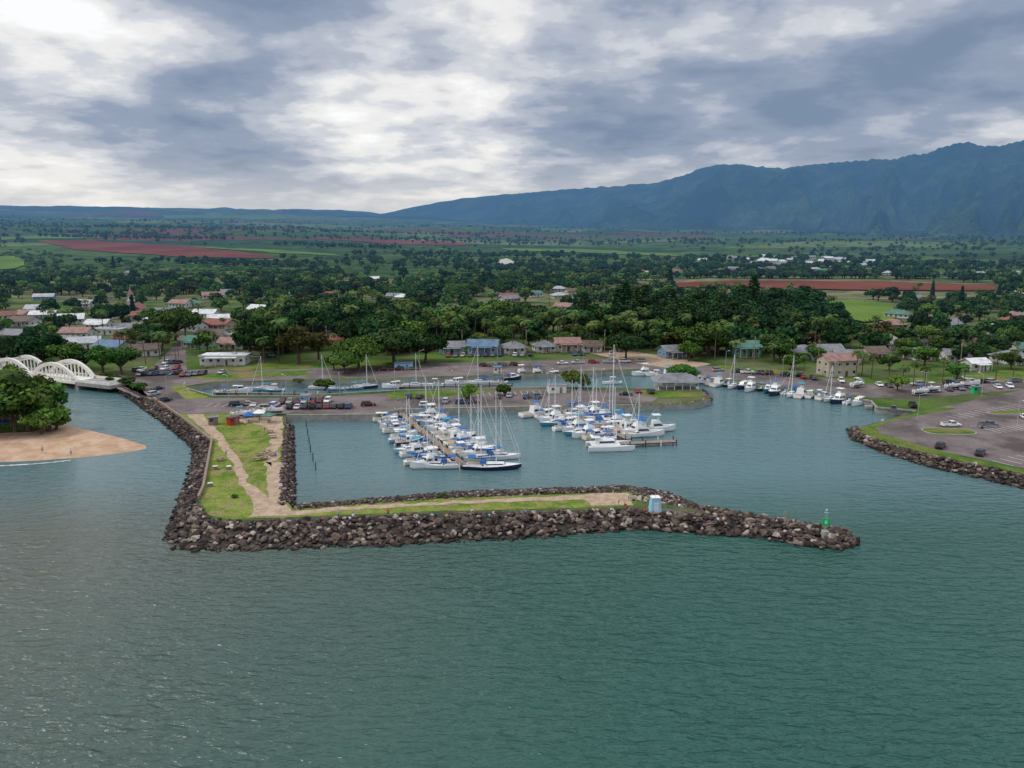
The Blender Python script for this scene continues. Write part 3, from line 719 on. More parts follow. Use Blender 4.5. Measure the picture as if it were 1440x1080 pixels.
for a in [('b3',20,518,46,1.3),('b4',60,518,50,1.2),('b1',95,520,40,1.2),('b3',120,520,32,1.2),('b2',145,524,40,1.1),('b1',172,527,40,1.1),('b4',40,506,36,1.4),('b3',5,513,44,1.3),('b3',-40,520,55,1.3),
          ('bb',100,528,22,1.2),('bu',150,534,10,1.6),('bu',180,541,11,1.6),('bu',196,549,11,1.6),('bu',160,537,10,1.6),('bb',20,530,20,1.3),('b2',70,528,24,1.2),
          ('mp',247,482,50,0.95),('b1',232,470,34,1.2),('b2',215,458,26,1.2),('b3',172,458,32,1.0),('pa',186,505,44,1),('pb',225,505,40,1),('pa',232,512,45,1),('pb',170,500,36,1),('pc',205,512,44,1),
          ('b3',352,500,50,1.1),('b4',372,505,60,1.0),('pc',392,510,62,1),('bo',420,512,54,1.15),('bo',448,506,40,1.0),('pa',398,500,52,1),('pb',372,512,40,1),
          ('mp',505,520,48,0.95),('mpd',555,512,52,1.1),('mpd',598,510,42,1.0),('mp',485,526,34,0.9),('bb',470,520,26,1.0),('bo',545,498,38,1.1),
          ('bb',660,560,22,0.9),('bb',656,566,18,0.8),('bu',456,547,14,1.6),('bu',708,556,16,1.0),('bu',420,538,6,2),
          ('mpd',880,506,38,1.0),('bb',805,546,27,1.0),('b2',820,549,24,0.9),('mp',958,535,24,1.1),('bb',975,534,16,1.1),
          ('b1',975,502,46,1.2),('b1',995,500,46,1.1),('b4',1010,498,38,1.1),('bb',968,508,30,0.9),('pa',1005,508,50,1),('pb',920,490,38,1),
          ('b3',1088,508,42,1.1),('b2',1100,505,34,1.1),('bb',1112,520,22,1.0),('b3',1350,490,34,1.2),('b4',1420,480,32,1.2),
          ('pa',1203,535,44,1),('pb',1225,533,38,1),('pa',1212,528,34,1),('pc',1250,535,38,1),('pb',1268,545,34,1),('pa',1284,543,36,1),('bb',1262,550,24,1.0),('b2',1250,522,26,1.1),
          ('b1',1300,515,28,1.2),('b2',1420,520,26,1.2),('bb',1380,505,22,1.2),('b1',1270,500,26,1.1),('b3',1155,500,22,1.2),('pb',1355,545,32,1),('pa',1400,535,40,1),
          ('pc',1030,524,46,1),('pb',1130,530,36,1),('pa',1325,538,36,1),('pb',1300,545,32,1),('b1',1345,535,26,1.1),('pc',1425,530,40,1),
          ('bu',624,698,5,1.5),('bu',618,700,4,1.5),('bu',330,700,5,1.5),('b1',1320,500,26,1.2),('b4',1395,500,28,1.3),
          ('np',1056,478,92,1.0),('np',878,474,80,1.25),('np',905,474,74,1.3),('np2',820,470,60,1.0),('np2',868,472,68,1.2),('np2',942,412,34,1),('np2',188,448,34,0.8),('np',893,476,72,1.2),
          ('np2',1310,425,30,0.8),('np2',1040,474,74,1.1),('np2',1350,440,38,0.7),('np2',1402,434,34,.7),('np2',160,380,20,.9)]: T_(*a)
for i in range(42):
    px = 915+i*6.6+U(-6, 6); py = U(464, 482); T_('iw', px, py, U(50, 66)*(0.75 if px > 1140 else 1), U(0.95, 1.25))
for i in range(26):
    px = 600+i*12+U(-5, 5); T_(random.choice(['pa', 'pb', 'pc']), px, U(476, 498), U(36, 52), 1)
for i in range(20):
    px = 600+i*15+U(-5, 5); T_(random.choice(['b1', 'b3', 'b2', 'b4']), px, U(462, 478), U(30, 46), 1.15)
for i in range(12):
    px = U(610, 940); T_(random.choice(['b1', 'b2', 'bb', 'b4', 'b3']), px, U(480, 488), U(16, 26), 1.15)
for i in range(16):
    px = U(400, 640); T_(random.choice(['b1', 'b3', 'b4', 'pa', 'pc']), px, U(470, 492), U(34, 52), 1.1)
for i in range(34):
    px = random.choice([U(1040, 1240), U(1180, 1440), U(1240, 1440)]); T_(random.choice(['pa', 'pb', 'pc', 'b2', 'b3', 'b1']), px, U(482, 518), U(18, 32), 1)
for i in range(20):
    T_(random.choice(['pa', 'pb', 'pc', 'pc', 'b3']), U(60, 330), U(450, 512), U(22, 38), 1.0)

# ---------------------------------------------------------------- houses
HOUSEPTS = []
def house_mesh(w, d, h, roof, kind='gable', lanai=True, st=1, seed=0):
    mb = MB(); H = h*st
    mb.box((0, 0, H/2+0.3), (w, d, H), 'wall'); mb.box((0, 0, 0.14), (w-0.2, d-0.2, 0.4), 'concrete')
    ov = 0.7; rh = d*0.26
    x0, y0 = w/2+ov, d/2+ov; zb = H+0.3
    if kind == 'gable':
        th = 0.18
        vs = [(-x0, -y0, zb-0.15), (x0, -y0, zb-0.15), (x0, 0, zb+rh), (-x0, 0, zb+rh), (-x0, y0, zb-0.15), (x0, y0, zb-0.15)]
        vs2 = [(a, b, c+th) for a, b, c in vs]
        mb.add(vs+vs2, [(0, 3, 2, 1), (3, 4, 5, 2), (6, 7, 8, 9), (9, 8, 11, 10), (0, 1, 7, 6), (4, 10, 11, 5), (0, 6, 9, 3), (3, 9, 10, 4), (1, 2, 8, 7), (2, 5, 11, 8)], roof)
        for sx in (-1, 1):
            mb.add([(sx*w/2, -d/2, H+0.3), (sx*w/2, d/2, H+0.3), (sx*w/2, 0, zb+rh-0.1)], [(0, 1, 2)], 'wall')
    elif kind == 'hip':
        rx = max(w/2-d/2, 0.5)
        vs = [(-x0, -y0, zb-0.1), (x0, -y0, zb-0.1), (x0, y0, zb-0.1), (-x0, y0, zb-0.1), (-rx, 0, zb+rh), (rx, 0, zb+rh)]
        mb.add(vs, [(0, 1, 5, 4), (1, 2, 5), (2, 3, 4, 5), (3, 0, 4), (3, 2, 1, 0)], roof)
        mb.box((0, 0, zb-0.16), (2*x0, 2*y0, 0.1), 'trim')
    else:
        mb.box((0, 0, zb+0.12), (w+0.6, d+0.6, 0.24), roof); mb.box((0, -d/2-0.32, zb+0.3), (w+0.6, 0.12, 0.6), 'trim')
        mb.box((w*0.2, 0, zb+0.6), (1.6, 1.4, 0.8), 'metal')
    for s in range(st):
        zc = 0.3+s*h+h*0.55
        nW = max(2, int(w/2.8))
        for i in range(nW):
            x = -w/2+(i+0.5)*w/nW
            for sy in (-1, 1):
                if s == 0 and i == nW//2 and sy == -1:
                    mb.box((x, -d/2-0.02, 1.35), (1.0, 0.08, 2.1), 'rbrown'); continue
                mb.box((x, sy*(d/2+0.01), zc), (1.4, 0.06, 1.25), 'trim'); mb.box((x, sy*(d/2+0.03), zc), (1.2, 0.07, 1.05), 'winglass')
        for sx in (-1, 1):
            for y in (-d/4, d/4):
                mb.box((sx*(w/2+0.01), y, zc), (0.06, 1.3, 1.2), 'trim'); mb.box((sx*(w/2+0.03), y, zc), (0.07, 1.1, 1.0), 'winglass')
    if lanai:
        mb.box((0, -d/2-1.9, h+0.05), (w*0.7, 2.4, 0.14), roof); mb.box((0, -d/2-1.7, 0.25), (w*0.7, 2.2, 0.2), 'wood')
        for i in range(4): mb.box((-w*0.33+i*w*0.22, -d/2-2.75, h/2+0.1), (0.14, 0.14, h-0.2), 'trim')
    return mb.mesh('house')
HM = {}
def house(px, py, w=11, d=8, kind='gable', roof='rgrey', wall=(0.5, 0.5, 0.46), st=1, rz=0.0, lanai=True, name='house', h=2.8):
    x, y = G(px, py) if py > 425 else GT(px, py)
    zz = LZ if y < 560 else H1(x, y)
    key = (w, d, kind, roof, st, lanai, h)
    if key not in HM: HM[key] = house_mesh(w, d, h, roof, kind, lanai, st)
    put(name, HM[key], (x, y, zz), rz, 1, wall); HOUSEPTS.append((x, y, w/2+3))
W_ = (0.60, 0.59, 0.55); CR = (0.50, 0.43, 0.33); GN = (0.14, 0.30, 0.22); BL = (0.18, 0.30, 0.42); GY = (0.34, 0.34, 0.34)
house(318, 512, 18, 9, 'flat', 'rwhite', W_, 1, 0.03, True, 'waterfront_restaurant', 3.6)
house(635, 496, 11, 8, 'gable', 'rgrey', (0.24, 0.45, 0.42), 1, 0.1, True); house(680, 497, 13, 9, 'gable', 'rblue', BL, 1, -0.1, True, 'house', 3.6)
house(722, 496, 10, 8, 'hip', 'rgrey', W_, 1, 0.2); house(797, 493, 11, 8, 'gable', 'rpink', CR, 1, 0.1, True, 'house', 3.6); house(765, 494, 9, 7, 'hip', 'rgrey', W_, 1, 0.3)
house(833, 494, 9, 7, 'gable', 'rbrown', W_, 1, -.2); house(945, 502, 10, 8, 'gable', 'rgrey', BL, 1, 0.3); house(600, 492, 9, 8, 'gable', 'rbrown', (0.4, 0.2, 0.15), 1, 0.3)
house(1046, 500, 12, 9, 'gable', 'rgreen', GN, 1, 0.05, True, 'house', 4.0); house(1128, 502, 11, 9, 'hip', 'rgrey', (0.26, 0.28, 0.22), 1, 0.2); house(1160, 506, 12, 9, 'gable', 'rgrey', BL, 1, 0.1, True, 'house', 4.0)
house(1190, 509, 10, 8, 'gable', 'rgrey', (0.4, 0.45, 0.47), 1, -0.2); house(1228, 504, 9, 8, 'gable', 'rbrown', CR, 1, 0.2)
house(1304, 486, 18, 12, 'hip', 'rred', CR, 2, 0.1); house(1385, 492, 12, 9, 'gable', 'rred', W_, 1, 0.1); house(1345, 508, 11, 8, 'gable', 'rgrey', W_, 1, -0.1)
house(1420, 510, 12, 9, 'hip', 'rgrey', W_, 1, 0.2); house(1176, 528, 12, 8, 'gable', 'rpink', CR, 2, 0.2, False, 'harbour_office', 3.0); house(1400, 470, 12, 9, 'gable', 'rwhite', W_, 1, 0)
house(1270, 478, 11, 8, 'gable', 'rgrey', W_, 1, 0.4); house(1240, 490, 9, 7, 'gable', 'rlight', GY, 1, 0.2); house(1370, 520, 8, 6, 'gable', 'rwhite', W_, 1, 0.2)
house(1436, 498, 11, 8, 'gable', 'rgreen', W_, 1, 0.3); house(1290, 505, 9, 7, 'gable', 'rgrey', W_, 1, 0.3); house(1420, 458, 12, 9, 'hip', 'rred', W_, 1, .3)
house(1090, 488, 11, 8, 'gable', 'rbrown', CR, 1, .1); house(1330, 462, 12, 9, 'gable', 'rgrey', W_, 1, .3); house(1430, 440, 12, 9, 'gable', 'rlight', W_, 1, .1); house(1255, 462, 12, 9, 'hip', 'rpink', W_, 1, .1)
cfg = [(20,478,14,9,'gable','rgrey',W_),(95,455,18,10,'gable','rwhite',W_),(155,470,16,9,'flat','rlight',W_),(185,482,14,9,'gable','rred',W_),
       (110,475,14,9,'gable','rpink',W_),(70,465,14,9,'hip','rgrey',CR),(205,500,12,8,'gable','rbrown',W_),(160,495,14,9,'gable','rblue',W_),(120,490,13,9,'gable','rlight',W_),
       (290,447,14,9,'gable','rwhite',W_),(310,462,16,9,'gable','rred',CR),(300,478,14,9,'gable','rbrown',W_),(340,478,14,9,'flat','rwhite',W_),(270,465,14,9,'gable','rgrey',W_),(95,488,14,9,'gable','rgrey',CR),
       (280,488,12,8,'gable','rgreen',(0.3,0.45,0.3)),(330,490,12,8,'gable','rpink',W_),(390,418,20,12,'flat','rwhite',W_),(405,434,16,10,'flat','rwhite',CR),(300,420,16,9,'gable','rpink',W_),
       (445,480,14,9,'gable','rbrown',W_),(470,486,12,8,'gable','rred',CR),(230,445,14,9,'gable','rgrey',W_),(55,440,14,9,'gable','rlight',W_),(255,432,14,9,'gable','rpink',W_),
       (140,462,12,8,'gable','rwhite',W_),(215,480,12,8,'flat','rlight',W_),(5,500,14,9,'gable','rwhite',W_),(180,468,12,8,'gable','rgrey',W_),(520,465,14,9,'gable','rpink',W_),
       (120,432,14,9,'gable','rlight',W_),(150,448,14,9,'gable','rgrey',W_),(365,440,12,9,'gable','rwhite',CR),(35,458,14,9,'gable','rbrown',W_)]
for c in cfg: house(c[0], c[1], c[2], c[3], c[4], c[5], c[6], 1, U(-.4, .4), R() < 0.5)
for i in range(84):
    px = U(560, 1440) if i < 62 else U(0, 560); py = U(386, 458)
    if 900 < px < 1200 and py > 414: py = U(380, 390)
    if 895 < px < 1400 and 392 < py < 416: py = 388
    house(px, py, random.choice([10, 12, 14]), 8, random.choice(['gable', 'hip']), random.choice(['rgrey', 'rlight', 'rwhite', 'rred', 'rbrown', 'rgreen', 'rgrey', 'rpink']),
          random.choice([W_, W_, CR, GY, BL]), 1, U(-.8, .8), False)
for i in range(48):
    px = random.gauss(1120, 60); py = U(362, 376)
    house(px, py, 14, 9, 'gable', random.choice(['rwhite', 'rlight', 'rgrey', 'rgrey']), W_, 1, U(-.8, .8), False)
mb = MB(); mb.box((0, 4, 3), (9, 18, 6), 'wall'); 
mb.add([(-5.2,-5.4,5.9),(5.2,-5.4,5.9),(5.2,13.4,5.9),(-5.2,13.4,5.9),(0,-5.4,9.5),(0,13.4,9.5)], [(0,4,5,3),(1,2,5,4),(0,1,4),(2,3,5),(3,2,1,0)], 'rred')
mb.box((0, -7, 6), (4, 4, 12), 'wall'); mb.box((0, -7, 12.2), (4.6, 4.6, 0.5), 'trim'); mb.box((0, -7, 14), (3, 3, 3.2), 'trim')
for sx in (-1, 1): mb.box((sx*1.52, -7, 14), (0.08, 1.2, 2), 'winglass')
mb.box((0, -8.52, 14), (1.2, 0.08, 2), 'winglass')
mb.add([(-1.9,-8.9,15.6),(1.9,-8.9,15.6),(1.9,-5.1,15.6),(-1.9,-5.1,15.6),(0,-7,21)], [(0,1,4),(1,2,4),(2,3,4),(3,0,4),(3,2,1,0)], 'rpink')
for y in (0, 4, 8): 
    for sx in (-1, 1): mb.box((sx*4.53, y, 3.2), (0.08, 1.1, 2.6), 'winglass')
mb.box((0, -9.03, 1.5), (1.6, 0.08, 2.8), 'rbrown')
x, y = G(190, 446); put('church', mb.mesh('church'), (x, y, LZ), 0.2, 0.9, (0.6, 0.5, 0.42)); HOUSEPTS.append((x, y, 12))

mb = MB()
for i in range(6):
    for y in (-4.2, 4.2): mb.cyl((-8+i*3.2, y, 0), (-8+i*3.2, y, 3.6), 0.22, 0.2, 'whitematt', 8)
mb.box((0, 0, 0.1), (18, 10, 0.24), 'concrete')
mb.add([(-10,-6.2,3.5),(10,-6.2,3.5),(10,6.2,3.5),(-10,6.2,3.5),(-6,-2,5.6),(6,-2,5.6),(6,2,5.6),(-6,2,5.6)], [(0,1,5,4),(1,2,6,5),(2,3,7,6),(3,0,4,7),(4,5,6,7),(3,2,1,0)], 'rgrey')
mb.box((0, 0, 5.96), (10, 3, 0.7), 'rgrey', top=(0.85, 0.3)); mb.box((-3, 1.5, 1.6), (5, 3, 2.6), 'whitematt')
x, y = G(951, 546); put('pavilion', mb.mesh('pavilion'), (x, y, LZ), 0.0, 0.85)

# ---------------------------------------------------------------- arch bridge
mb = MB()
S = G(121, 545, 0); ang = math.radians(156)
span = 23.0; RISE = 5.2
for a in range(3):
    o = a*(span+1.0)
    for sy in (-3.6, 3.6):
        prev = None
        N = 16
        for i in range(N+1):
            t = i/N; x = o+t*span; z = 3.2+RISE*(4*t*(1-t))**0.85
            if prev:
                dx = x-prev[0]; dz = z-prev[1]; L = math.hypot(dx, dz)
                mb.box(((x+prev[0])/2, sy, (z+prev[1])/2), (L+0.2, 0.85, 1.25), 'whitematt', rx=-math.atan2(dz, dx))
            prev = (x, z)
        for i in range(1, 12):
            t = i/12; x = o+t*span; z = 3.2+RISE*(4*t*(1-t))**0.85
            mb.box((x, sy, (z+3)/2), (0.42, 0.36, z-3), 'whitematt')
        mb.box((o+span/2, sy*1.15, 4.0), (span, 0.2, 0.35), 'whitematt')
        for i in range(20): mb.box((o+0.7+i*span/20, sy*1.15, 3.4), (0.22, 0.16, 0.9), 'whitematt')
    mb.box((o+span/2, 0, 2.55), (span+1, 9.0, 0.9), 'whitematt')
    for t in (0.35, 0.65): mb.box((o+t*span, 0, 3.2+RISE*(4*t*(1-t))**0.85), (0.4, 6.3, 0.4), 'whitematt')
    mb.box((o-0.5, 0, 0.9), (1.6, 8.0, 3.2), 'concrete')
mb.box((-9, 0, 2.2), (17, 8.6, 1.2), 'concrete'); mb.box((-9, 4.1, 3.3), (17, 0.25, 0.9), 'whitematt'); mb.box((-9, -4.1, 3.3), (17, 0.25, 0.9), 'whitematt')
put('arch_bridge', mb.mesh('arch_bridge'), (S[0], S[1], 0), ang)

# ---------------------------------------------------------------- boats
def hull(mb, L, B, fb, k='paint', stripe='antifoul', x0=0, y0=0, transom=0.8, deckk='white', sheer=0.35):
    N = 12; rings = []; low = []
    for i in range(N+1):
        t = i/N; x = -L/2+L*t
        b = B/2*(transom+(1-transom)*min(1, t/0.35)) if t < 0.35 else B/2*max(0.02, (1-((t-0.35)/0.65)**2.3))
        zs = fb*(1+sheer*max(0, t-0.3)**1.5*2)
        rings.append([(x+x0, y0-b, zs), (x+x0, y0-b*0.93, fb*0.45), (x+x0-(0.05*L if i == N else 0), y0-b*0.80, 0.12)])
        low.append([(x+x0-(0.05*L if i == N else 0), y0-b*0.80, 0.12), (x+x0-(0.08*L if i == N else 0), y0-b*0.5, -0.4), (x+x0-(0.08*L if i == N else 0), y0, -0.6)])
    def mir(r): return [(p[0], 2*y0-p[1], p[2]) for p in r][::-1]
    mb.loft([r for r in rings], k, False, False, False); mb.loft([mir(r) for r in rings], k, False, False, False)
    mb.loft(low, stripe, False, False, False); mb.loft([mir(r) for r in low], stripe, False, False, False)
    r = rings[0]; l = low[0]; ring = r+l[1:]; mm = mir(ring)
    mb.add(ring+mm[1:], [tuple(range(len(ring)+len(mm)-1))], k)
    vs = []; 
    for r in rings: vs += [(r[0][0], y0+(r[0][1]-y0)*0.97, r[0][2]-0.06), (r[0][0], y0-(r[0][1]-y0)*0.97, r[0][2]-0.06)]
    mb.add(vs, [(2*i, 2*i+2, 2*i+3, 2*i+1) for i in range(N)], deckk)
    for i in range(N):
        for sg in (1, -1):
            a = rings[i][0]; b2 = rings[i+1][0]
            mb.cyl((a[0], y0+sg*(a[1]-y0), a[2]), (b2[0], y0+sg*(b2[1]-y0), b2[2]), 0.045, 0.045, 'white', 4, False)
def rails(mb, L, B, z, x0, x1):
    n = 5
    for sg in (-1, 1):
        prev = None
        for i in range(n+1):
            t = i/n; x = x0+(x1-x0)*t; tt = (x+L/2)/L
            b = B/2*max(0.03, (1-(max(0, tt-0.35)/0.65)**2.3))*0.95
            p = (x, sg*b, z+0.75); mb.cyl((x, sg*b, z), p, 0.02, 0.02, 'metal', 3, False)
            if prev: mb.cyl(prev, p, 0.02, 0.02, 'metal', 3, False)
            prev = p
def cabin(mb, x0, x1, w0, w1, z0, h, k='white', rake=0.5, band=True):
    vs = [(x0, -w0/2, z0), (x1, -w1/2, z0), (x1, w1/2, z0), (x0, w0/2, z0),
          (x0+0.1, -w0/2*0.88, z0+h), (x1-rake, -w1/2*0.85, z0+h), (x1-rake, w1/2*0.85, z0+h), (x0+0.1, w0/2*0.88, z0+h)]
    mb.add(vs, [(4, 5, 6, 7), (0, 1, 5, 4), (1, 2, 6, 5), (2, 3, 7, 6), (3, 0, 4, 7)], k)
    if band:
        a, b = 0.42, 0.85; e = 0.025
        def lerp(p, q, t): return [p[i]*(1-t)+q[i]*t for i in range(3)]
        for (i, j, ox, oy) in ((0, 1, 0, -e), (1, 2, e, 0), (3, 2, 0, e)):
            pi, pj, qi, qj = vs[i], vs[j], vs[i+4], vs[j+4]
            A = lerp(lerp(pi, qi, a), lerp(pj, qj, a), .08); Bq = lerp(lerp(pi, qi, a), lerp(pj, qj, a), .92)
            C = lerp(lerp(pi, qi, b), lerp(pj, qj, b), .92); D = lerp(lerp(pi, qi, b), lerp(pj, qj, b), .08)
            q = [(p[0]+ox, p[1]+oy, p[2]) for p in (A, Bq, C, D)]; mb.add(q, [(0, 1, 2, 3)], 'glass')
def sailboat(L=10.5, cover='canvasblue', dodger=True, mast=1.25):
    mb = MB(); B = L*0.31; fb = 1.0; hull(mb, L, B, fb, 'paint', transom=0.62, deckk='white', sheer=0.25)
    cabin(mb, -L*0.14, L*0.24, B*0.6, B*0.42, fb, 0.55, 'white', 0.5); mb.box((-L*0.30, 0, fb+0.02), (L*0.24, B*0.45, 0.12), 'tan')
    for s in (-1, 1): mb.box((-L*0.30, s*B*0.27, fb+0.15), (L*0.26, 0.18, 0.3), 'white')
    mh = L*mast; mx = L*0.07
    mb.cyl((mx, 0, fb), (mx, 0, fb+mh), 0.12, 0.085, 'white', 7)
    mb.cyl((mx, 0, fb+1.5), (-L*0.32, 0, fb+1.4), 0.07, 0.07, 'metal', 5)
    mb.cyl((mx-0.1, 0, fb+1.72), (-L*0.31, 0, fb+1.58), 0.24, 0.13, cover, 7)
    for zz in (0.45, 0.72): mb.cyl((mx, -B*0.3*(1.2-zz), fb+mh*zz), (mx, B*0.3*(1.2-zz), fb+mh*zz), 0.035, 0.035, 'white', 4)
    top = (mx, 0, fb+mh)
    for e in ((L*0.49, 0, fb+0.3), (-L*0.49, 0, fb)): mb.cyl(top, e, 0.02, 0.02, 'metal', 3, False)
    for s in (-1, 1):
        mb.cyl((mx, s*B*0.3*0.48, fb+mh*0.72), (mx-0.2, s*B*0.46, fb), 0.018, 0.018, 'metal', 3, False); mb.cyl(top, (mx, s*B*0.3*0.48, fb+mh*0.72), 0.018, 0.018, 'metal', 3, False)
    mb.cyl((L*0.47, 0, fb+0.9), (mx+0.25, 0, fb+mh*0.93), 0.07, 0.04, 'white', 5)
    if dodger: mb.box((-L*0.15, 0, fb+0.85), (1.5, B*0.58, 0.7), cover, top=(0.7, 0.85)); mb.box((-L*0.34, 0, fb+2.0), (1.9, B*0.6, 0.07), cover)
    for s in (-1, 1):
        for x in (-L*.42, -L*.27): mb.cyl((x, s*B*0.27, fb), (x, s*B*0.27, fb+2.0), 0.025, 0.025, 'metal', 3, False)
    rails(mb, L, B, fb, -L*0.45, L*0.47)
    return mb.mesh('sailboat')
def cruiser(L=9.5, canvas='white', fly=True, tower=False):
    mb = MB(); B = L*0.34; fb = 1.15; hull(mb, L, B, fb, 'paint', transom=0.88, sheer=0.55)
    mb.box((-L*0.33, 0, fb-0.02), (L*0.26, B*0.72, 0.08), 'tan')
    cabin(mb, -L*0.18, L*0.18, B*0.80, B*0.62, fb, 1.35, 'white', 0.9); cabin(mb, L*0.12, L*0.36, B*0.6, B*0.28, fb+0.15, 0.5, 'white', 0.6, False)
    if fly:
        cabin(mb, -L*0.17, L*0.07, B*0.72, B*0.6, fb+1.36, 0.62, 'white', 0.35, False)
        mb.box((-L*0.06, 0, fb+3.6), (2.3, B*0.66, 0.09), canvas)
        for sx in (-L*.15, L*.04):
            for s in (-1, 1): mb.cyl((sx, s*B*0.3, fb+1.9), (sx, s*B*0.3, fb+3.6), 0.03, 0.03, 'metal', 4, False)
        mb.box((L*0.0, 0, fb+2.3), (0.3, B*0.3, 0.8), 'white')
        mb.cyl((0.1, 0, fb+3.6), (-0.3, 0, fb+5.6), 0.025, 0.012, 'white', 4)
    else:
        mb.box((-L*0.27, 0, fb+1.42), (L*0.22, B*0.74, 0.08), canvas)
        for s in (-1, 1): mb.cyl((-L*.36, s*B*0.33, fb), (-L*.36, s*B*0.33, fb+1.4), 0.03, 0.03, 'metal', 4, False)
    if tower:
        for s in (-1, 1): mb.cyl((-L*0.1, s*B*0.4, fb+1.4), (-L*0.3, s*B*0.9, fb+6.5), 0.035, 0.015, 'white', 4)
    mb.box((-L*0.49, 0, 0.35), (0.7, B*0.7, 0.1), 'tan')
    rails(mb, L, B, fb+0.25, L*0.0, L*0.47)
    return mb.mesh('motor_yacht' if fly else 'motor_boat')
def skiff(L=6.5, canvas='canvasblue'):
    mb = MB(); B = L*0.34; fb = 0.8; hull(mb, L, B, fb, 'paint', transom=0.9, sheer=0.4, deckk='white')
    mb.box((-L*0.12, 0, fb-0.02), (L*0.55, B*0.7, 0.08), 'rgrey')
    mb.box((-0.2, 0, fb+0.45), (0.7, 0.8, 0.9), 'white', top=(0.7, 0.9)); mb.add([(0.12, -0.35, fb+0.9), (0.12, 0.35, fb+0.9), (-0.05, 0.3, fb+1.35), (-0.05, -0.3, fb+1.35)], [(0, 1, 2, 3)], 'glass')
    mb.box((-0.4, 0, fb+1.95), (2.0, B*0.68, 0.07), canvas)
    for sx in (-1.2, 0.4):
        for s in (-1, 1): mb.cyl((sx, s*B*0.3, fb), (sx, s*B*0.3, fb+1.95), 0.025, 0.025, 'metal', 4, False)
    mb.box((-L*0.53, 0, fb+0.1), (0.45, 0.4, 0.7), 'white', top=(.8, .8)); mb.box((-L*0.52, 0, -0.1), (0.2, 0.15, 0.9), 'rgrey'); mb.box((-1.3, 0, fb+0.2), (0.5, 1.0, 0.4), 'white')
    return mb.mesh('fishing_skiff')
def catamaran(L=12):
    mb = MB(); B = 6.2; fb = 1.3
    for s in (-1, 1): hull(mb, L, 1.5, fb, 'paint', x0=0, y0=s*B*0.38, transom=0.8, sheer=0.15)
    mb.box((-L*0.12, 0, fb+0.05), (L*0.62, B*0.78, 0.45), 'white'); cabin(mb, -L*0.3, L*0.16, B*0.62, B*0.5, fb+0.27, 1.05, 'white', 1.0)
    mb.box((-L*0.33, 0, fb+2.1), (L*0.2, B*0.55, 0.1), 'white'); mb.cyl((L*0.33, -B*.38, fb), (L*0.33, B*.38, fb), .1, .1, 'metal', 6)
    mh = 15; mx = L*0.08
    mb.cyl((mx, 0, fb+.5), (mx, 0, fb+mh), 0.13, 0.09, 'white', 7); mb.cyl((mx, 0, fb+2.3), (-L*.38, 0, fb+2.5), 0.2, 0.15, 'canvasblue', 7)
    for e in ((L*.33, 0, fb), (-L*.3, -B*.44, fb), (-L*.3, B*.44, fb)): mb.cyl((mx, 0, fb+mh*0.95), e, 0.022, .022, 'metal', 3, False)
    for sx in (-L*.42, -L*.25):
        for s in (-1, 1): mb.cyl((sx, s*B*.26, fb), (sx, s*B*.26, fb+2.1), .03, .03, 'metal', 4, False)
    return mb.mesh('catamaran')
BM = {'s1': sailboat(10.5), 's2': sailboat(9, 'canvasteal', False), 's3': sailboat(11.5, 'white', True, 1.2), 'big': sailboat(14, 'canvasblue', True, 1.28),
      'm1': cruiser(10), 'm2': cruiser(11.5, 'canvasblue', True, True), 'm3': cruiser(8, 'canvasblue', False), 'm4': cruiser(7.5, 'white', False), 'm5': cruiser(9.5, 'canvasteal'),
      'k1': skiff(), 'k2': skiff(7, 'white'), 'k3': skiff(6, 'canvasteal'), 'cat': catamaran()}
BL_ = {'s1': 10.5, 's2': 9, 's3': 11.5, 'big': 14, 'm1': 10, 'm2': 11.5, 'm3': 8, 'm4': 7.5, 'm5': 9.5, 'k1': 6.5, 'k2': 7, 'k3': 6, 'cat': 12}
WH = (0.80, 0.80, 0.78); NV = (0.012, 0.02, 0.07); LB = (0.25, 0.45, 0.62); CRM = (0.68, 0.62, 0.5)
def boat(k, x, y, rz, col=None, z=0):
    col = col or random.choice([WH]*9+[NV, LB, CRM, (0.05, 0.25, 0.35)])
    put(BM[k].name.split('.')[0], BM[k], (x, y, z+U(-.04, .04)), rz+U(-.04, .04), 1, col)
def pier(name, a, b, w=1.8, z=1.0, piles=True):
    A = Vector(a); Bv = Vector(b); d = (Bv-A); L = d.length; an = math.atan2(d.y, d.x); mb = MB(); c = (A+Bv)/2
    n = int(L/1.2)
    for i in range(n):
        p = A.lerp(Bv, (i+0.5)/n); mb.box((p.x, p.y, z), (L/n-0.04, w, 0.1), 'wood', an)
    nn = Vector((-d.y, d.x)).normalized()*w/2
    for s in (-1, 1):
        q = c+nn*s*0.9; mb.box((q.x, q.y, z-0.16), (L, 0.15, 0.22), 'darkwood', an)
        if piles:
            m = int(L/4)
            for i in range(m+1):
                p = A.lerp(Bv, i/max(m, 1))+nn*s*1.1; mb.cyl((p.x, p.y, -1), (p.x, p.y, z+U(0.6, 1.1)), 0.14, 0.13, 'whitematt' if i % 3 == 0 else 'darkwood', 6)
    return put(name, mb.mesh(name))
D1a, D1b = Vector(G(560,578,1)), Vector(G(652,654,1))
D2a, D2b = Vector(G(775,572,1)), Vector(G(884,617,1))
pier('timber_dock', D1a, D1b); pier('timber_dock', D2a, D2b)
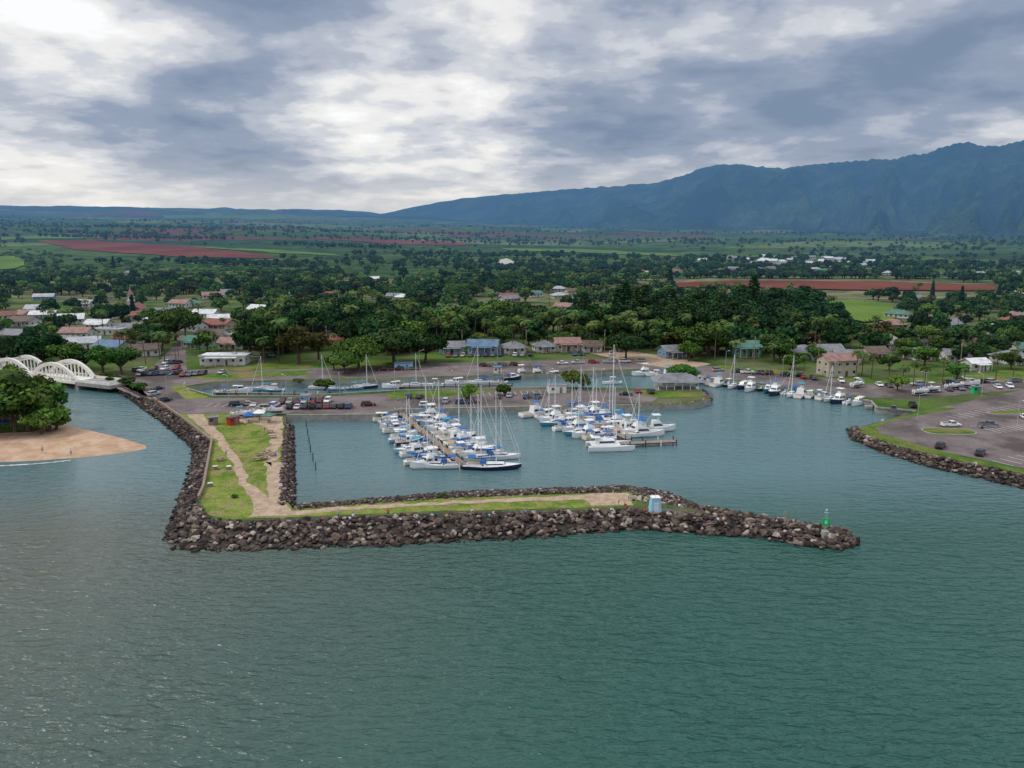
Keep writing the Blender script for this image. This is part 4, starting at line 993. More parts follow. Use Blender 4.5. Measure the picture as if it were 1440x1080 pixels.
def berth(Da, Db, side, kinds, t0=0.08, t1=0.95, flip=0.4):
    d = (Db-Da); L = d.length; d.normalize(); nn = Vector((d.y, -d.x))*side
    n = len(kinds); fb = MB()
    for i, k in enumerate(kinds):
        t = t0+(t1-t0)*(i+0.5)/n; p = Da.lerp(Db, t)
        if k: 
            bl = BL_[k]; c = p+nn*(bl/2+1.8); a = math.atan2(nn.y, nn.x)
            if R() < flip: a += math.pi
            boat(k, c.x, c.y, a)
        if i % 2 == 0:
            q = Da.lerp(Db, t0+(t1-t0)*i/n); e = q+nn*8; cc = (q+e)/2
            fb.box((cc.x, cc.y, 0.9), (8, 0.7, 0.12), 'wood', math.atan2(nn.y, nn.x))
            for s in (0.5, 1.0):
                g = q+nn*8*s; fb.cyl((g.x, g.y, -1), (g.x, g.y, 2.0), 0.12, 0.12, 'darkwood', 6)
    put('finger_piers', fb.mesh('finger_piers'))
berth(D1a, D1b, 1, ['m4','k1','k2','m3','m3','k1','m4','s2','m3','k2','s1','m5','m4','s1','m1'])
berth(D1a, D1b, -1, ['s2','m1','m4','m2','s1','m3','m5','s3','m1','m2','s1','s3','m1','s1'])
berth(D2a, D2b, 1, ['m2','m3','s2','m1','s3','m4','s1','m5','s1','m1','m3','k1'])
berth(D2a, D2b, -1, ['s1','m3','s3','m1','s2','m2','s1','m5','m4','m1','m2','s2'])
x, y = G(692, 659, 0); boat('big', x, y, 0.02, NV)
x, y = G(618, 658, 0); boat('s1', x-0.5, y, 3.12, WH)
x, y = G(700, 645, 0); boat('s3', x, y, 0.05, WH)
x, y = G(858, 631, 0); boat('cat', x, y, 0.05, WH)
pier('timber_dock', G(862,624,1), G(949,620,1), 2.2); 
x, y = G(905, 613, 0); boat('m2', x, y, 0.05, WH); x, y = G(925, 606, 0); boat('m1', x, y, 0.1, WH); x, y = G(880, 606, 0); boat('m5', x, y, 0.1, LB)
x, y = G(848, 612, 0); boat('m4', x, y, 3.0, WH)
x, y = G(855, 598, 0); put('sailboat', BM['big'], (x, y, 0), 0.1, 1.25, WH)
x, y = G(672, 640, 0); put('sailboat', BM['big'], (x, y, 0), 0.08, 0.95, CRM)
mb = MB()
for px, py in ((431,600),(433,612),(435,624),(437,636),(440,648),(444,661)):
    x, y = G(px, py, 0); mb.cyl((x, y, -1), (x+U(-.1, .1), y, 2.0), 0.14, 0.11, 'darkwood', 7)
put('mooring_piles', mb.mesh('mooring_piles'))
qa = [G(960,530,0), G(1000,536,0), G(1060,545,0), G(1160,557,0), G(1222,568,0)]
kinds = ['m1','k2','m4','m2','k1','m3','m5','k2','s2','m4','m1','k3','m3','m2','k1','s1','m5','m4','k2','m3','s2','m1','k1','m4']
for i, k in enumerate(kinds):
    u = (i+0.5)/len(kinds); x, y, _ = interp_poly(qa, u); x2, y2, _ = interp_poly(qa, min(1, u+0.02)); x1, y1, _ = interp_poly(qa, max(0, u-0.02))
    d = Vector((x2-x1, y2-y1)).normalized(); nn = Vector((d.y, -d.x)); bl = BL_[k]
    boat(k, x+nn.x*(bl/2+0.8), y+nn.y*(bl/2+0.8), math.atan2(nn.y, nn.x)+(math.pi if R() < .4 else 0))
for k, px, py, a in (('k1',318,553,.1),('m4',340,552,.2),('s2',372,549,.1),('k2',385,551,.1),('s2',452,547,.05),('k1',470,549,.1),('s2',514,546,.05),('k3',500,548,.1),('m4',552,546,.1),('s2',583,544,.1),('k2',610,543,.1),
                     ('m1',735,530,.3),('m2',757,530,.2),('m4',775,531,.1),('m1',905,528,.2),('m3',922,529,.1),('m5',940,531,.1),('k1',700,540,.1),('m4',640,541,.1),('s1',675,540,.1),('k2',860,540,.1),('m3',722,534,.3)):
    x, y = G(px, py, 0); boat(k, x, y, a+(math.pi if R() < .5 else 0))
pier('timber_dock', G(300,551,1), G(480,553,1), 1.2, 0.8); pier('timber_dock', G(560,543,1), G(720,540,1), 1.2, 0.8)

# ---------------------------------------------------------------- vehicles
def car_mesh(kind='sedan'):
    mb = MB(); L = {'sedan': 4.5, 'suv': 4.7, 'pickup': 5.4}[kind]; W = 1.82; hh = {'sedan': 0.82, 'suv': 0.98, 'pickup': 1.0}[kind]
    def ring(x, w, z0, z1): 
        c = 0.12; return [(x, -w/2+c, z0), (x, w/2-c, z0), (x, w/2, z0+c), (x, w/2, z1-c), (x, w/2-c, z1), (x, -w/2+c, z1), (x, -w/2, z1-c), (x, -w/2, z0+c)]
    mb.loft([ring(-L/2, W*0.86, 0.38, hh-0.1), ring(-L/2+0.15, W, 0.26, hh), ring(-L*0.2, W, 0.24, hh+0.02), ring(L*0.18, W, 0.24, hh), ring(L/2-0.3, W*0.97, 0.26, hh-0.13), ring(L/2, W*0.82, 0.36, hh-0.28)], 'paint')
    g = {'sedan': (-L*.36, L*.20, -L*.22, L*.04, .52), 'suv': (-L*.46, L*.20, -L*.41, L*.06, .62), 'pickup': (-L*.08, L*.24, -L*.05, L*.14, .62)}[kind]
    x0, x1, a0, a1, gh = g; zb = hh-0.02
    vs = [(x0, -W*.46, zb), (x1, -W*.46, zb), (x1, W*.46, zb), (x0, W*.46, zb), (a0, -W*.38, zb+gh), (a1, -W*.38, zb+gh), (a1, W*.38, zb+gh), (a0, W*.38, zb+gh)]
    mb.add(vs, [(0, 1, 5, 4), (1, 2, 6, 5), (2, 3, 7, 6), (3, 0, 4, 7)], 'glass')
    mb.box(((a0+a1)/2, 0, zb+gh+0.01), (a1-a0+0.06, W*.78, 0.07), 'paint')
    for t in (0.02, 0.45, 0.98):
        for s in (-1, 1):
            b = x0+(x1-x0)*t; c = a0+(a1-a0)*t; mb.cyl((b, s*W*.462, zb), (c, s*W*.385, zb+gh), 0.045, 0.045, 'paint', 4)
    if kind == 'pickup':
        mb.box((-L*.29, 0, hh+0.0), (L*.36, W*.78, 0.05), 'rubber')
        for s in (-1, 1): mb.box((-L*.29, s*W*.44, hh+0.08), (L*.4, 0.1, 0.2), 'paint')
        mb.box((-L*.49, 0, hh+0.08), (0.08, W*.85, 0.2), 'paint')
    for x in (-L*.31, L*.32):
        for s in (-1, 1):
            mb.cyl((x, s*W*.40, 0.34), (x, s*(W*.5+0.02), 0.34), 0.34, 0.34, 'rubber', 14); mb.cyl((x, s*(W*.5+0.02), 0.34), (x, s*(W*.5+0.035), 0.34), 0.19, 0.17, 'metal', 10)
    for s in (-1, 1):
        mb.box((L/2-0.06, s*W*.32, hh-.33), (0.1, 0.36, 0.13), 'white'); mb.box((-L/2+0.02, s*W*.36, hh-.22), (0.08, 0.28, 0.16), 'red'); mb.box((L*.16, s*(W*.5+.07), hh+.08), (.14, .16, .12), 'paint')
    mb.box((L/2-0.03, 0, .42), (.1, W*.6, .14), 'rubber')
    return mb.mesh({'sedan': 'parked_car', 'suv': 'parked_suv', 'pickup': 'pickup_truck'}[kind])
CM = [car_mesh('sedan'), car_mesh('suv'), car_mesh('pickup')]
cc = [(0.75, 0.75, 0.74), (0.72, 0.72, 0.72), (0.45, 0.46, 0.48), (0.02, 0.02, 0.022), (0.03, 0.03, 0.035), (0.30, 0.02, 0.02), (0.04, 0.07, 0.16), (0.15, 0.16, 0.17), (0.4, 0.36, 0.28), (0.1, 0.02, 0.02)]
def car(px, py, rz=None, k=None, col=None, z=z2):
    x, y = G(px, py); me = CM[k if k is not None else random.choice([0, 1, 1, 2])]
    put(me.name.split('.')[0], me, (x, y, z), rz if rz is not None else U(0, 6.3), 1, col or random.choice(cc))
for i in range(9): car(409+i*10.2, 574.5-i*0.1, math.pi/2+U(-.06, .06))
for i in range(7): car(398+i*10.5, 567-i*0.2, math.pi/2*3+U(-.06, .06))
for px, py, a in ((333,571,.2),(350,570,.1),(376,576,.2),(386,572,1.4),(518,571,.1),(650,568,0.1),(664,567,.2),(575,560,1.5),(590,560,1.5),(627,566,1.5),(700,560,1.5),(716,558,1.5),(880,556,0),(897,552,1.5),(915,553,1.5),(232,565,1.0),(222,548,1.0),(217,556,1.2),(600,572,.1),(740,560,1.5),(755,560,1.5)):
    car(px, py, a+U(-.1, .1))
def lotcars(x0, y0, x1, y1, n, a, z=z1, occ=0.8):
    for i in range(n):
        t = i/max(n-1, 1)
        if R() < occ: car(x0+(x1-x0)*t+U(-.6, .6), y0+(y1-y0)*t, a+random.choice([0, math.pi])+U(-.06, .06), z=z)
lotcars(192, 522, 256, 519, 9, 1.5); lotcars(198, 528, 252, 526, 8, 1.5); lotcars(225, 512, 252, 511, 4, 1.5)
lotcars(258, 529, 330, 524, 9, 1.5, z3, .7); lotcars(620, 502, 860, 499, 24, 1.5, z1, .6); lotcars(540, 521, 620, 519, 5, 0.05, z1, .6); lotcars(660, 516, 900, 509, 12, 0.05, z1, .6)
lotcars(1010, 522, 1120, 530, 9, .2, z2, .7); lotcars(1130, 532, 1250, 544, 10, 1.4, z1, .7); lotcars(1290, 542, 1440, 537, 11, .1, z1, .6); lotcars(1300, 551, 1420, 545, 8, 1.3, z1, .6); lotcars(300, 505, 380, 503, 5, .1, z1, .7)
for px, py, a, k, c in ((1337,600,0.05,2,WH),(1322,630,0.9,1,cc[3]),(1378,640,0.9,1,cc[4]),(1440,588,1.2,0,WH),(1283,572,1.3,2,cc[3]),(1256,578,1.2,2,cc[7]),(1390,600,.1,2,cc[7])): car(px, py, a, k, c)
def trailer(px, py, rz):
    x, y = G(px, py); mb = MB()
    for s in (-.6, .6): mb.box((0, s, .5), (6.5, .1, .12), 'metal')
    mb.box((3.8, 0, .5), (1.6, .12, .12), 'metal'); mb.box((-.8, 0, .45), (.12, 1.9, .12), 'metal'); mb.box((2.9, 0, .5), (.12, 1.3, .12), 'metal'); mb.box((-3.1, 0, .5), (.12, 1.3, .12), 'metal')
    for s in (-1, 1): mb.cyl((-.8, s*.85, .32), (-.8, s*1.05, .32), .32, .32, 'rubber', 12)
    put('boat_trailer', mb.mesh('boat_trailer'), (x, y, z2), rz); return x, y
trailer(1382, 602, 0.0)
for px, py, a, k in ((358,586,.1,'k2'),(385,583,.05,'k1'),(340,588,.3,'k3'),(1310,552,.2,'k2'),(1340,548,.2,'k1'),(1365,545,.1,'m4'),(1295,556,.2,'k1'),(1205,545,.6,'k2')):
    x, y = trailer(px, py, a); put('trailered_boat', BM[k], (x, y, z2+1.0), a, 0.9, WH)

# ---------------------------------------------------------------- furniture & small things
def picnic():
    mb = MB(); mb.box((0, 0, .74), (1.9, .8, .07), 'wood')
    for s in (-1, 1):
        mb.box((0, s*.75, .44), (1.9, .3, .06), 'wood'); 
        mb.box((s*.65, 0, .40), (.1, 1.7, .1), 'wood')
        for q in (-1, 1): mb.cyl((s*.65, q*.7, 0), (s*.65, q*.25, .72), .05, .05, 'wood', 4)
    return mb.mesh('picnic_table')
PM = picnic()
for px, py, a in ((367,641,.2),(372,646,.5),(382,641,1.1),(362,648,.1),(376,637,.7),(384,616,.3),(380,609,.4),(310,648,.6)):
    x, y = G(px, py); put('picnic_table', PM, (x, y, z2), a)
def canopy(px, py, k, w=3.0):
    x, y = G(px, py); mb = MB()
    for a in (-1, 1):
        for b in (-1, 1): mb.cyl((a*w/2, b*w/2, 0), (a*w/2, b*w/2, 2.2), .04, .04, 'metal', 5)
    h = w/2+.1; mb.add([(-h, -h, 2.2), (h, -h, 2.2), (h, h, 2.2), (-h, h, 2.2), (0, 0, 3.1)], [(0, 1, 4), (1, 2, 4), (2, 3, 4), (3, 0, 4)], k)
    for s in (-1, 1): mb.box((0, s*h, 2.08), (2*h, .03, .25), k); mb.box((s*h, 0, 2.08), (.03, 2*h-.06, .25), k)
    mb.box((0, 0, .7), (1.6, .7, .06), 'wood'); mb.box((0, 0, .35), (.2, .4, .7), 'wood')
    put('canopy_tent', mb.mesh('canopy_tent'), (x, y, LZ), U(-.3, .3))
canopy(365, 590, 'white'); canopy(350, 594, 'canvasblue', 2.6); canopy(378, 594, 'rgreen'); canopy(10, 603, 'canvasblue')
def shed(px, py, w, d, h, wallk, roofk, rz, name):
    x, y = G(px, py); mb = MB(); mb.box((0, 0, h/2), (w, d, h), wallk); mb.box((0, 0, h+.08), (w+.5, d+.5, .16), roofk); mb.box((w*.2, -d/2-.02, 1), (.9, .06, 2), 'rgrey'); mb.box((-w*.25, -d/2-.02, 1.5), (.9, .06, .8), 'winglass')
    put(name, mb.mesh(name), (x, y, LZ), rz)
shed(328, 597, 3.0, 1.8, 2.2, 'red', 'rbrown', .9, 'storage_shed'); shed(300, 597, 2.5, 2, 2.2, 'wood', 'rgrey', .5, 'storage_shed')
shed(568, 519, 7, 3.5, 2.5, 'hutblue', 'rblue', .05, 'harbour_shed'); shed(700, 524, 3, 3, 2.3, 'whitematt', 'rblue', .05, 'harbour_shed'); shed(430, 566, 3, 2.5, 2.4, 'hutblue', 'rgrey', 0, 'harbour_shed')
shed(783, 552, 6, 3, 2.6, 'whitematt', 'rgrey', .1, 'harbour_shed'); shed(1372, 553, 2.5, 1.6, 2.2, 'green', 'rgreen', .1, 'harbour_shed')
for px, py in ((303, 660), (296, 684), (322, 660)):
    x, y = G(px, py); mb = MB(); mb.box((0, 0, .35), (1.0, .8, .7), 'wood', top=(.9, .9)); mb.box((0, 0, .73), (1.05, .85, .06), 'rwhite'); put('utility_box', mb.mesh('utility_box'), (x, y, z2), .3)
mb = MB(); mb.box((0, 0, 1.35), (2.1, 1.9, 2.7), 'hutblue', top=(0.72, 0.72)); mb.box((0, 0, 2.78), (1.7, 1.55, .16), 'whitematt'); mb.box((0, -.86, 1.0), (.8, .08, 1.7), 'whitematt', rx=0); mb.box((0, 0, .08), (2.6, 2.4, .3), 'concrete')
mb.cyl((0, 0, 2.85), (0, 0, 3.5), .06, .05, 'metal', 6)
x, y = G(921, 717, 2.6); put('beacon_hut', mb.mesh('beacon_hut'), (x, y, 2.3), .1, 1.05)
mb = MB(); mb.cyl((0, 0, -1.2), (0, 0, .5), .75, .65, 'concrete', 12); mb.cyl((0, 0, .5), (0, 0, 3.9), .12, .10, 'metal', 8)
mb.box((0, -.18, 2.2), (1.35, .06, 1.35), 'green'); mb.box((0, -.215, 2.2), (.5, .01, .6), 'white'); mb.box((.18, 0, 2.2), (.06, 1.2, 1.25), 'green')
mb.cyl((0, 0, 3.9), (0, 0, 4.0), .35, .35, 'metal', 10); mb.cyl((0, 0, 4.0), (0, 0, 4.45), .18, .15, 'green', 10); mb.cyl((0, 0, 4.45), (0, 0, 4.6), .2, .05, 'metal', 10)
for i in range(8): mb.box((.28, 0, .8+i*.4), (.3, .04, .04), 'metal')
x, y = G(1160, 750, 1.8); put('channel_marker', mb.mesh('channel_marker'), (x, y, 1.8), 0)
def sign(px, py, k, h=2.2, z=LZ):
    x, y = G(px, py); mb = MB(); mb.cyl((0, 0, -1), (0, 0, h), .05, .05, 'metal', 6); mb.box((0, -.06, h-.3), (.8, .04, .6), k); put('warning_sign', mb.mesh('warning_sign'), (x, y, z), .1)
sign(1104, 737, 'tan', 2.6); sign(650, 560, 'white'); sign(980, 553, 'white'); sign(1240, 600, 'white'); sign(395, 690, 'white', 1.6)
def lamp():
    mb = MB(); mb.cyl((0, 0, 0), (0, 0, 7.5), .09, .06, 'metal', 7); mb.cyl((0, 0, 7.4), (1.4, 0, 7.8), .045, .04, 'metal', 5); mb.box((1.7, 0, 7.8), (.7, .25, .12), 'white'); mb.cyl((0, 0, 0), (0, 0, .4), .2, .18, 'concrete', 8)
    return mb.mesh('street_lamp')
LM = lamp()
for px, py in ((235,560),(322,560),(403,560),(478,556),(555,556),(640,552),(708,553),(770,550),(845,551),(590,520),(700,514),(820,510),(1020,520),(1100,530),(1180,540),(1300,555),(1380,558),(1430,600),(1290,590),(260,575)):
    x, y = G(px, py); put('street_lamp', LM, (x, y, LZ), U(0, 6.3))
def upole():
    mb = MB(); mb.cyl((0, 0, 0), (0, 0, 11), .16, .11, 'wood', 7); mb.box((0, 0, 10.3), (2.4, .12, .14), 'wood'); mb.box((0, 0, 9.4), (1.8, .1, .12), 'wood')
    for s in (-1.1, -.5, .5, 1.1): mb.cyl((s, 0, 10.37), (s, 0, 10.6), .05, .04, 'metal', 5)
    mb.cyl((.3, 0, 8.2), (.3, 0, 9.0), .2, .2, 'metal', 8); return mb.mesh('utility_pole')
UM = upole(); prev = None; wires = MB()
for px, py in ((60,500),(140,500),(215,500),(300,500),(380,496),(460,492),(560,498),(650,500),(740,498),(850,498),(960,504),(1060,510),(1150,516),(1250,520),(1350,515),(1450,512)):
    x, y = G(px, py); put('utility_pole', UM, (x, y, LZ), math.pi/2)
    if prev:
        for oy in (-1.1, 1.1):
            p0 = None
            for i in range(7):
                t = i/6; p = (prev[0]*(1-t)+x*t, prev[1]*(1-t)+y*t+oy, LZ+10.6-1.2*4*t*(1-t))
                if p0: wires.cyl(p0, p, .02, .02, 'rubber', 3, False)
                p0 = p
    prev = (x, y)
put('overhead_wires', wires.mesh('overhead_wires'))
mb = MB(); fp = GP([(216,560),(257,588),(299,621)])
for i in range(30):
    x, y, _ = interp_poly(fp, i/29); mb.cyl((x+.6, y, LZ), (x+.6, y, LZ+1.1), .05, .05, 'metal', 5)
put('bollard_row', mb.mesh('bollard_row'))

# ---------------------------------------------------------------- people
def person(pose, name):
    me = bpy.data.meshes.new('p')
    if pose == 'stand':
        J = {'pel': (0, 0, .95, .14), 'che': (0, 0, 1.30, .17), 'nek': (0, 0.0, 1.50, .06), 'hd': (0, .02, 1.66, .105), 'hd2': (0, .01, 1.74, .085),
             'sl': (-.2, 0, 1.42, .065), 'el': (-.27, -.02, 1.15, .045), 'wl': (-.25, .12, .95, .032), 'hl': (-.24, .17, .88, .035), 'sr': (.2, 0, 1.42, .065), 'er': (.27, -.02, 1.15, .045), 'wr': (.24, .18, 1.02, .032), 'hr': (.23, .25, 1.0, .035),
             'tl': (-.1, 0, .88, .10), 'kl': (-.12, .02, .5, .065), 'al': (-.13, 0, .09, .045), 'fl': (-.14, .16, .04, .04), 'tr': (.1, 0, .88, .10), 'kr': (.12, .03, .5, .065), 'ar': (.13, 0, .09, .045), 'fr': (.15, .16, .04, .04)}
    else:
        J = {'pel': (0, 0, .16, .14), 'che': (0, .06, .52, .17), 'nek': (0, .10, .72, .06), 'hd': (0, .14, .88, .105), 'hd2': (0, .13, .96, .085),
             'sl': (-.2, .06, .64, .065), 'el': (-.27, .16, .40, .045), 'wl': (-.2, .36, .36, .032), 'hl': (-.17, .42, .36, .035), 'sr': (.2, .06, .64, .065), 'er': (.27, .16, .40, .045), 'wr': (.2, .36, .40, .032), 'hr': (.17, .42, .42, .035),
             'tl': (-.1, .05, .16, .10), 'kl': (-.14, .46, .42, .065), 'al': (-.13, .62, .06, .045), 'fl': (-.14, .76, .03, .04), 'tr': (.1, .05, .16, .10), 'kr': (.14, .46, .42, .065), 'ar': (.13, .62, .06, .045), 'fr': (.15, .76, .03, .04)}
    E = [('pel','che'),('che','nek'),('nek','hd'),('hd','hd2'),('che','sl'),('sl','el'),('el','wl'),('wl','hl'),('che','sr'),('sr','er'),('er','wr'),('wr','hr'),('pel','tl'),('tl','kl'),('kl','al'),('al','fl'),('pel','tr'),('tr','kr'),('kr','ar'),('ar','fr')]
    ks = list(J); me.from_pydata([J[k][:3] for k in ks], [(ks.index(a), ks.index(b)) for a, b in E], [])
    o = bpy.data.objects.new('p', me); COL.objects.link(o)
    md = o.modifiers.new('s', 'SKIN'); sv = me.skin_vertices[0].data
    for i, k in enumerate(ks): r = J[k][3]; sv[i].radius = (r*(1.2 if k in ('che', 'pel') else 1), r*(0.8 if k == 'che' else 1)); sv[i].use_root = (k == 'pel')
    o.modifiers.new('u', 'SUBSURF').levels = 1
    dg = bpy.context.evaluated_depsgraph_get(); dg.update()
    m2 = bpy.data.meshes.new_from_object(o.evaluated_get(dg)); bpy.data.objects.remove(o)
    m2.name = name; m2.materials.clear()
    for k in ('skin', 'paint', 'denim', 'hair'): m2.materials.append(M[k])
    hz = J['hd'][2]; nz_ = J['nek'][2]
    for p in m2.polygons:
        c = p.center; p.use_smooth = True
        if c.z > nz_: p.material_index = 3 if (c.z > hz+.04 or c.y < J['hd'][1]-.04) and c.z > hz-.05 else 0
        elif pose == 'stand': p.material_index = (2 if c.z > .42 else 0) if c.z < .93 and abs(c.x) < .22 else (0 if c.z < 1.2 and abs(c.x) > .2 else 1)
        else: p.material_index = 2 if (c.z < .24 and c.y < .3) or (c.y > .25 and abs(c.x) < .2 and c.z > .2) else (0 if c.y > .22 else 1)
    return m2
try:
    PS = person('stand', 'person'); PT = person('sit', 'person')
    shirts = [(0.8, 0.8, 0.8), (0.15, 0.4, 0.75), (0.7, 0.1, 0.07), (0.7, 0.7, 0.72), (0.1, 0.5, 0.55), (0.8, 0.6, 0.15)]
    for px, py, z, s in ((476,729,2.5,0),(492,732,2.5,1),(497,733,2.4,0),(546,726,2.5,0),(590,738,2.2,1),(608,727,2.6,1),(688,728,2.6,1),(740,722,2.6,1),(752,732,2.4,1),(870,710,2.0,0),(878,712,2.2,1),(884,704,1.9,0),(955,714,2.7,1),
                         (455,732,2.5,1),(628,728,2.6,1),(664,721,2.6,1),(906,720,2.7,1),(1010,733,2.6,1),(860,719,2.6,1),(345,600,LZ,0),(372,606,LZ,0),(318,640,LZ,0),(388,644,LZ,0),(610,548,LZ,0),(560,566,LZ,0),(100,640,.4,0),(60,636,.9,0)):
        x, y = G(px, py, z); put('person', PS if s == 0 else PT, (x, y, z), U(0, 6.3), 1, random.choice(shirts))
except Exception as e: print('person fail', e)

# ---------------------------------------------------------------- distant tree mass (instanced collection)
proto = bpy.data.collections.new('tree_prototypes')
specs = [('a', 12, 6.5, 3, 12, 64, .70, 'leaf', 31), ('b', 11, 5.5, 2.5, 10, 68, .64, 'leaf', 32), ('c', 13, 6, 3, 12, 64, .70, 'leafdark', 33), ('d', 11, 7, 2.5, 12, 64, .70, 'leafdark', 34), ('e', 9, 6, 2, 10, 64, .62, 'leafbright', 35), ('f', 10, 5.5, 2.5, 10, 64, .62, 'leafolive', 36)]
for (nm, h, r, th, nc, per, ls, lk, sd) in specs:
    proto.objects.link(bpy.data.objects.new('proto_'+nm, broad('tree_'+nm, h, r, th, nc, per, ls, lk, sd)))
proto.objects.link(bpy.data.objects.new('proto_g', palm('palm_g', 14, 37)))
proto.objects.link(bpy.data.objects.new('proto_h', broad('shrub_h', 3.0, 4.2, .4, 9, 45, .55, 'leafbright', 38)))
proto.objects.link(bpy.data.objects.new('proto_i', broad('shrub_i', 3.2, 4.2, .4, 9, 45, .55, 'leaf', 39)))
def in_poly(x, y, P):
    c = False; j = len(P)-1
    for i in range(len(P)):
        if (P[i][1] > y) != (P[j][1] > y) and x < (P[j][0]-P[i][0])*(y-P[i][1])/(P[j][1]-P[i][1])+P[i][0]: c = not c
        j = i
    return c
clear = GP([(255,500),(240,470),(256,462),(266,480),(290,498),(480,500),(640,498),(900,498),(1000,506),(1240,512),(1440,522),(1500,700),(200,700),(120,540)])
clr2 = [[GT(*p) for p in l] for l in ([(40,337),(130,337),(260,344),(390,359),(400,372),(240,374),(90,360),(30,344)], [(890,396),(1050,392),(1240,393),(1405,399),(1405,419),(1240,421),(1060,416),(890,412)], [(1110,422),(1200,419),(1260,428),(1265,458),(1215,464),(1165,454)],
        [(250,345),(340,348),(480,356),(490,366),(300,360)], [(0,360),(30,360),(40,375),(15,392),(-20,392)], [(700,347),(820,349),(960,355),(960,366),(720,356)])]
pts = []; scl = []; rot = []; idx = []
def addp(x, y, s, i):
    pts.append([x, y]); scl.append((s*U(.9, 1.3), s*U(.9, 1.3), s)); rot.append((0, 0, U(0, 6.3))); idx.append(i)
NT = 17500
Ys = np.exp(np.random.uniform(math.log(345), math.log(5000), NT)); Ks = np.random.uniform(-0.76, 0.76, NT); Xs = Ks*Ys
N1 = fbm(Xs/110, Ys/110, 3, 11); N2 = fbm(Xs/420, Ys/260, 4, 12)
HA = np.array([(h[0], h[1], h[2]) for h in HOUSEPTS])
for q in range(NT):
    X = float(Xs[q]); Yv = float(Ys[q]); k = float(Ks[q]); n1 = N1[q]; n2 = N2[q]; nr = R()
    if in_poly(X, Yv, clear): continue
    if any(in_poly(X, Yv, p) for p in clr2): continue
    town = k < k_of(345) and Yv < 660
    east = k > k_of(1180) and Yv < 640
    if Yv < 1500:
        dx = np.abs(X-HA[:, 0]); dy = HA[:, 1]-Yv
        if np.any(dx*dx+dy*dy < HA[:, 2]**2): continue
        if np.any((dx < HA[:, 2]) & (dy > 0) & (dy < (30 if (town or east) else 22))) and R() < .8: continue
    if Yv < 860:
        dens = 0.85 if not (town or east) else (0.25 if town else 0.38)
        if nr > dens*np.clip((n1-0.33)*5.0, 0.12, 1): continue
        addp(X, Yv, U(.6, 1.15)*(0.85 if (town or east) else 1), random.choice([0, 1, 2, 3, 0, 2, 3, 2, 1, 4, 5, 6, 6, 6]))
    elif Yv < 1500:
        if k < k_of(400):
            if nr < 0.6: addp(X, Yv, U(.6, 1.3), random.choice([7, 8, 8, 7]))
            elif n1 > .55 and nr < .8: addp(X, Yv, U(.5, .8), random.choice([0, 1, 2]))
        else:
            if nr > .75*np.clip((n1-0.40)*6, .06, 1): continue
            addp(X, Yv, U(.5, .9), random.choice([0, 1, 2, 3, 2, 8]))
    else:
        if n2 > 0.54 and nr < .7: addp(X, Yv, U(.5, 1.0), random.choice([0, 1, 2, 3]))
        elif nr < .05: addp(X, Yv, U(.5, .9), random.choice([0, 2, 8]))
for (p0, p1, n) in (((60,333),(330,337),150),((380,344),(560,350),90),((200,368),(420,376),80),((560,360),(900,364),120),((880,391),(1420,392),150),((650,382),(900,380),80),((450,325),(700,330),90),((0,318),(250,322),70),((900,380),(1440,374),130),((30,326),(240,332),60)):
    a = GT(*p0); b = GT(*p1)
    for i in range(n):
        t = R(); addp(a[0]*(1-t)+b[0]*t+U(-9, 9), a[1]*(1-t)+b[1]*t+U(-12, 12), U(.5, .95), random.choice([0, 1, 2, 3, 2, 3]))
pa = np.array(pts); zz = np.where(pa[:, 1] < 560, LZ, HT(pa[:, 0], pa[:, 1])-0.2)
me = bpy.data.meshes.new('distant_trees'); me.from_pydata(np.column_stack([pa, zz]).tolist(), [], [])
a = me.attributes.new('scl', 'FLOAT_VECTOR', 'POINT'); a.data.foreach_set('vector', np.array(scl).ravel())
a = me.attributes.new('rot', 'FLOAT_VECTOR', 'POINT'); a.data.foreach_set('vector', np.array(rot).ravel())
a = me.attributes.new('idx', 'INT', 'POINT'); a.data.foreach_set('value', idx)
dt = put('distant_trees', me)
ng = bpy.data.node_groups.new('scatter_trees', 'GeometryNodeTree')
ng.interface.new_socket('Geometry', in_out='INPUT', socket_type='NodeSocketGeometry'); ng.interface.new_socket('Geometry', in_out='OUTPUT', socket_type='NodeSocketGeometry')
n = ng.nodes; l = ng.links
gi = n.new('NodeGroupInput'); go = n.new('NodeGroupOutput'); ip = n.new('GeometryNodeInstanceOnPoints'); ci = n.new('GeometryNodeCollectionInfo')
ci.inputs['Collection'].default_value = proto; ci.inputs['Separate Children'].default_value = True; ci.inputs['Reset Children'].default_value = True
def na(nm, dt_):
    x = n.new('GeometryNodeInputNamedAttribute'); x.data_type = dt_; x.inputs['Name'].default_value = nm
    return x.outputs['Attribute']
l.new(gi.outputs[0], ip.inputs['Points']); l.new(ci.outputs[0], ip.inputs['Instance']); ip.inputs['Pick Instance'].default_value = True
l.new(na('idx', 'INT'), ip.inputs['Instance Index']); l.new(na('scl', 'FLOAT_VECTOR'), ip.inputs['Scale']); l.new(na('rot', 'FLOAT_VECTOR'), ip.inputs['Rotation'])
l.new(ip.outputs[0], go.inputs[0])
dt.modifiers.new('scatter', 'NODES').node_group = ng
print('instances', len(pts))

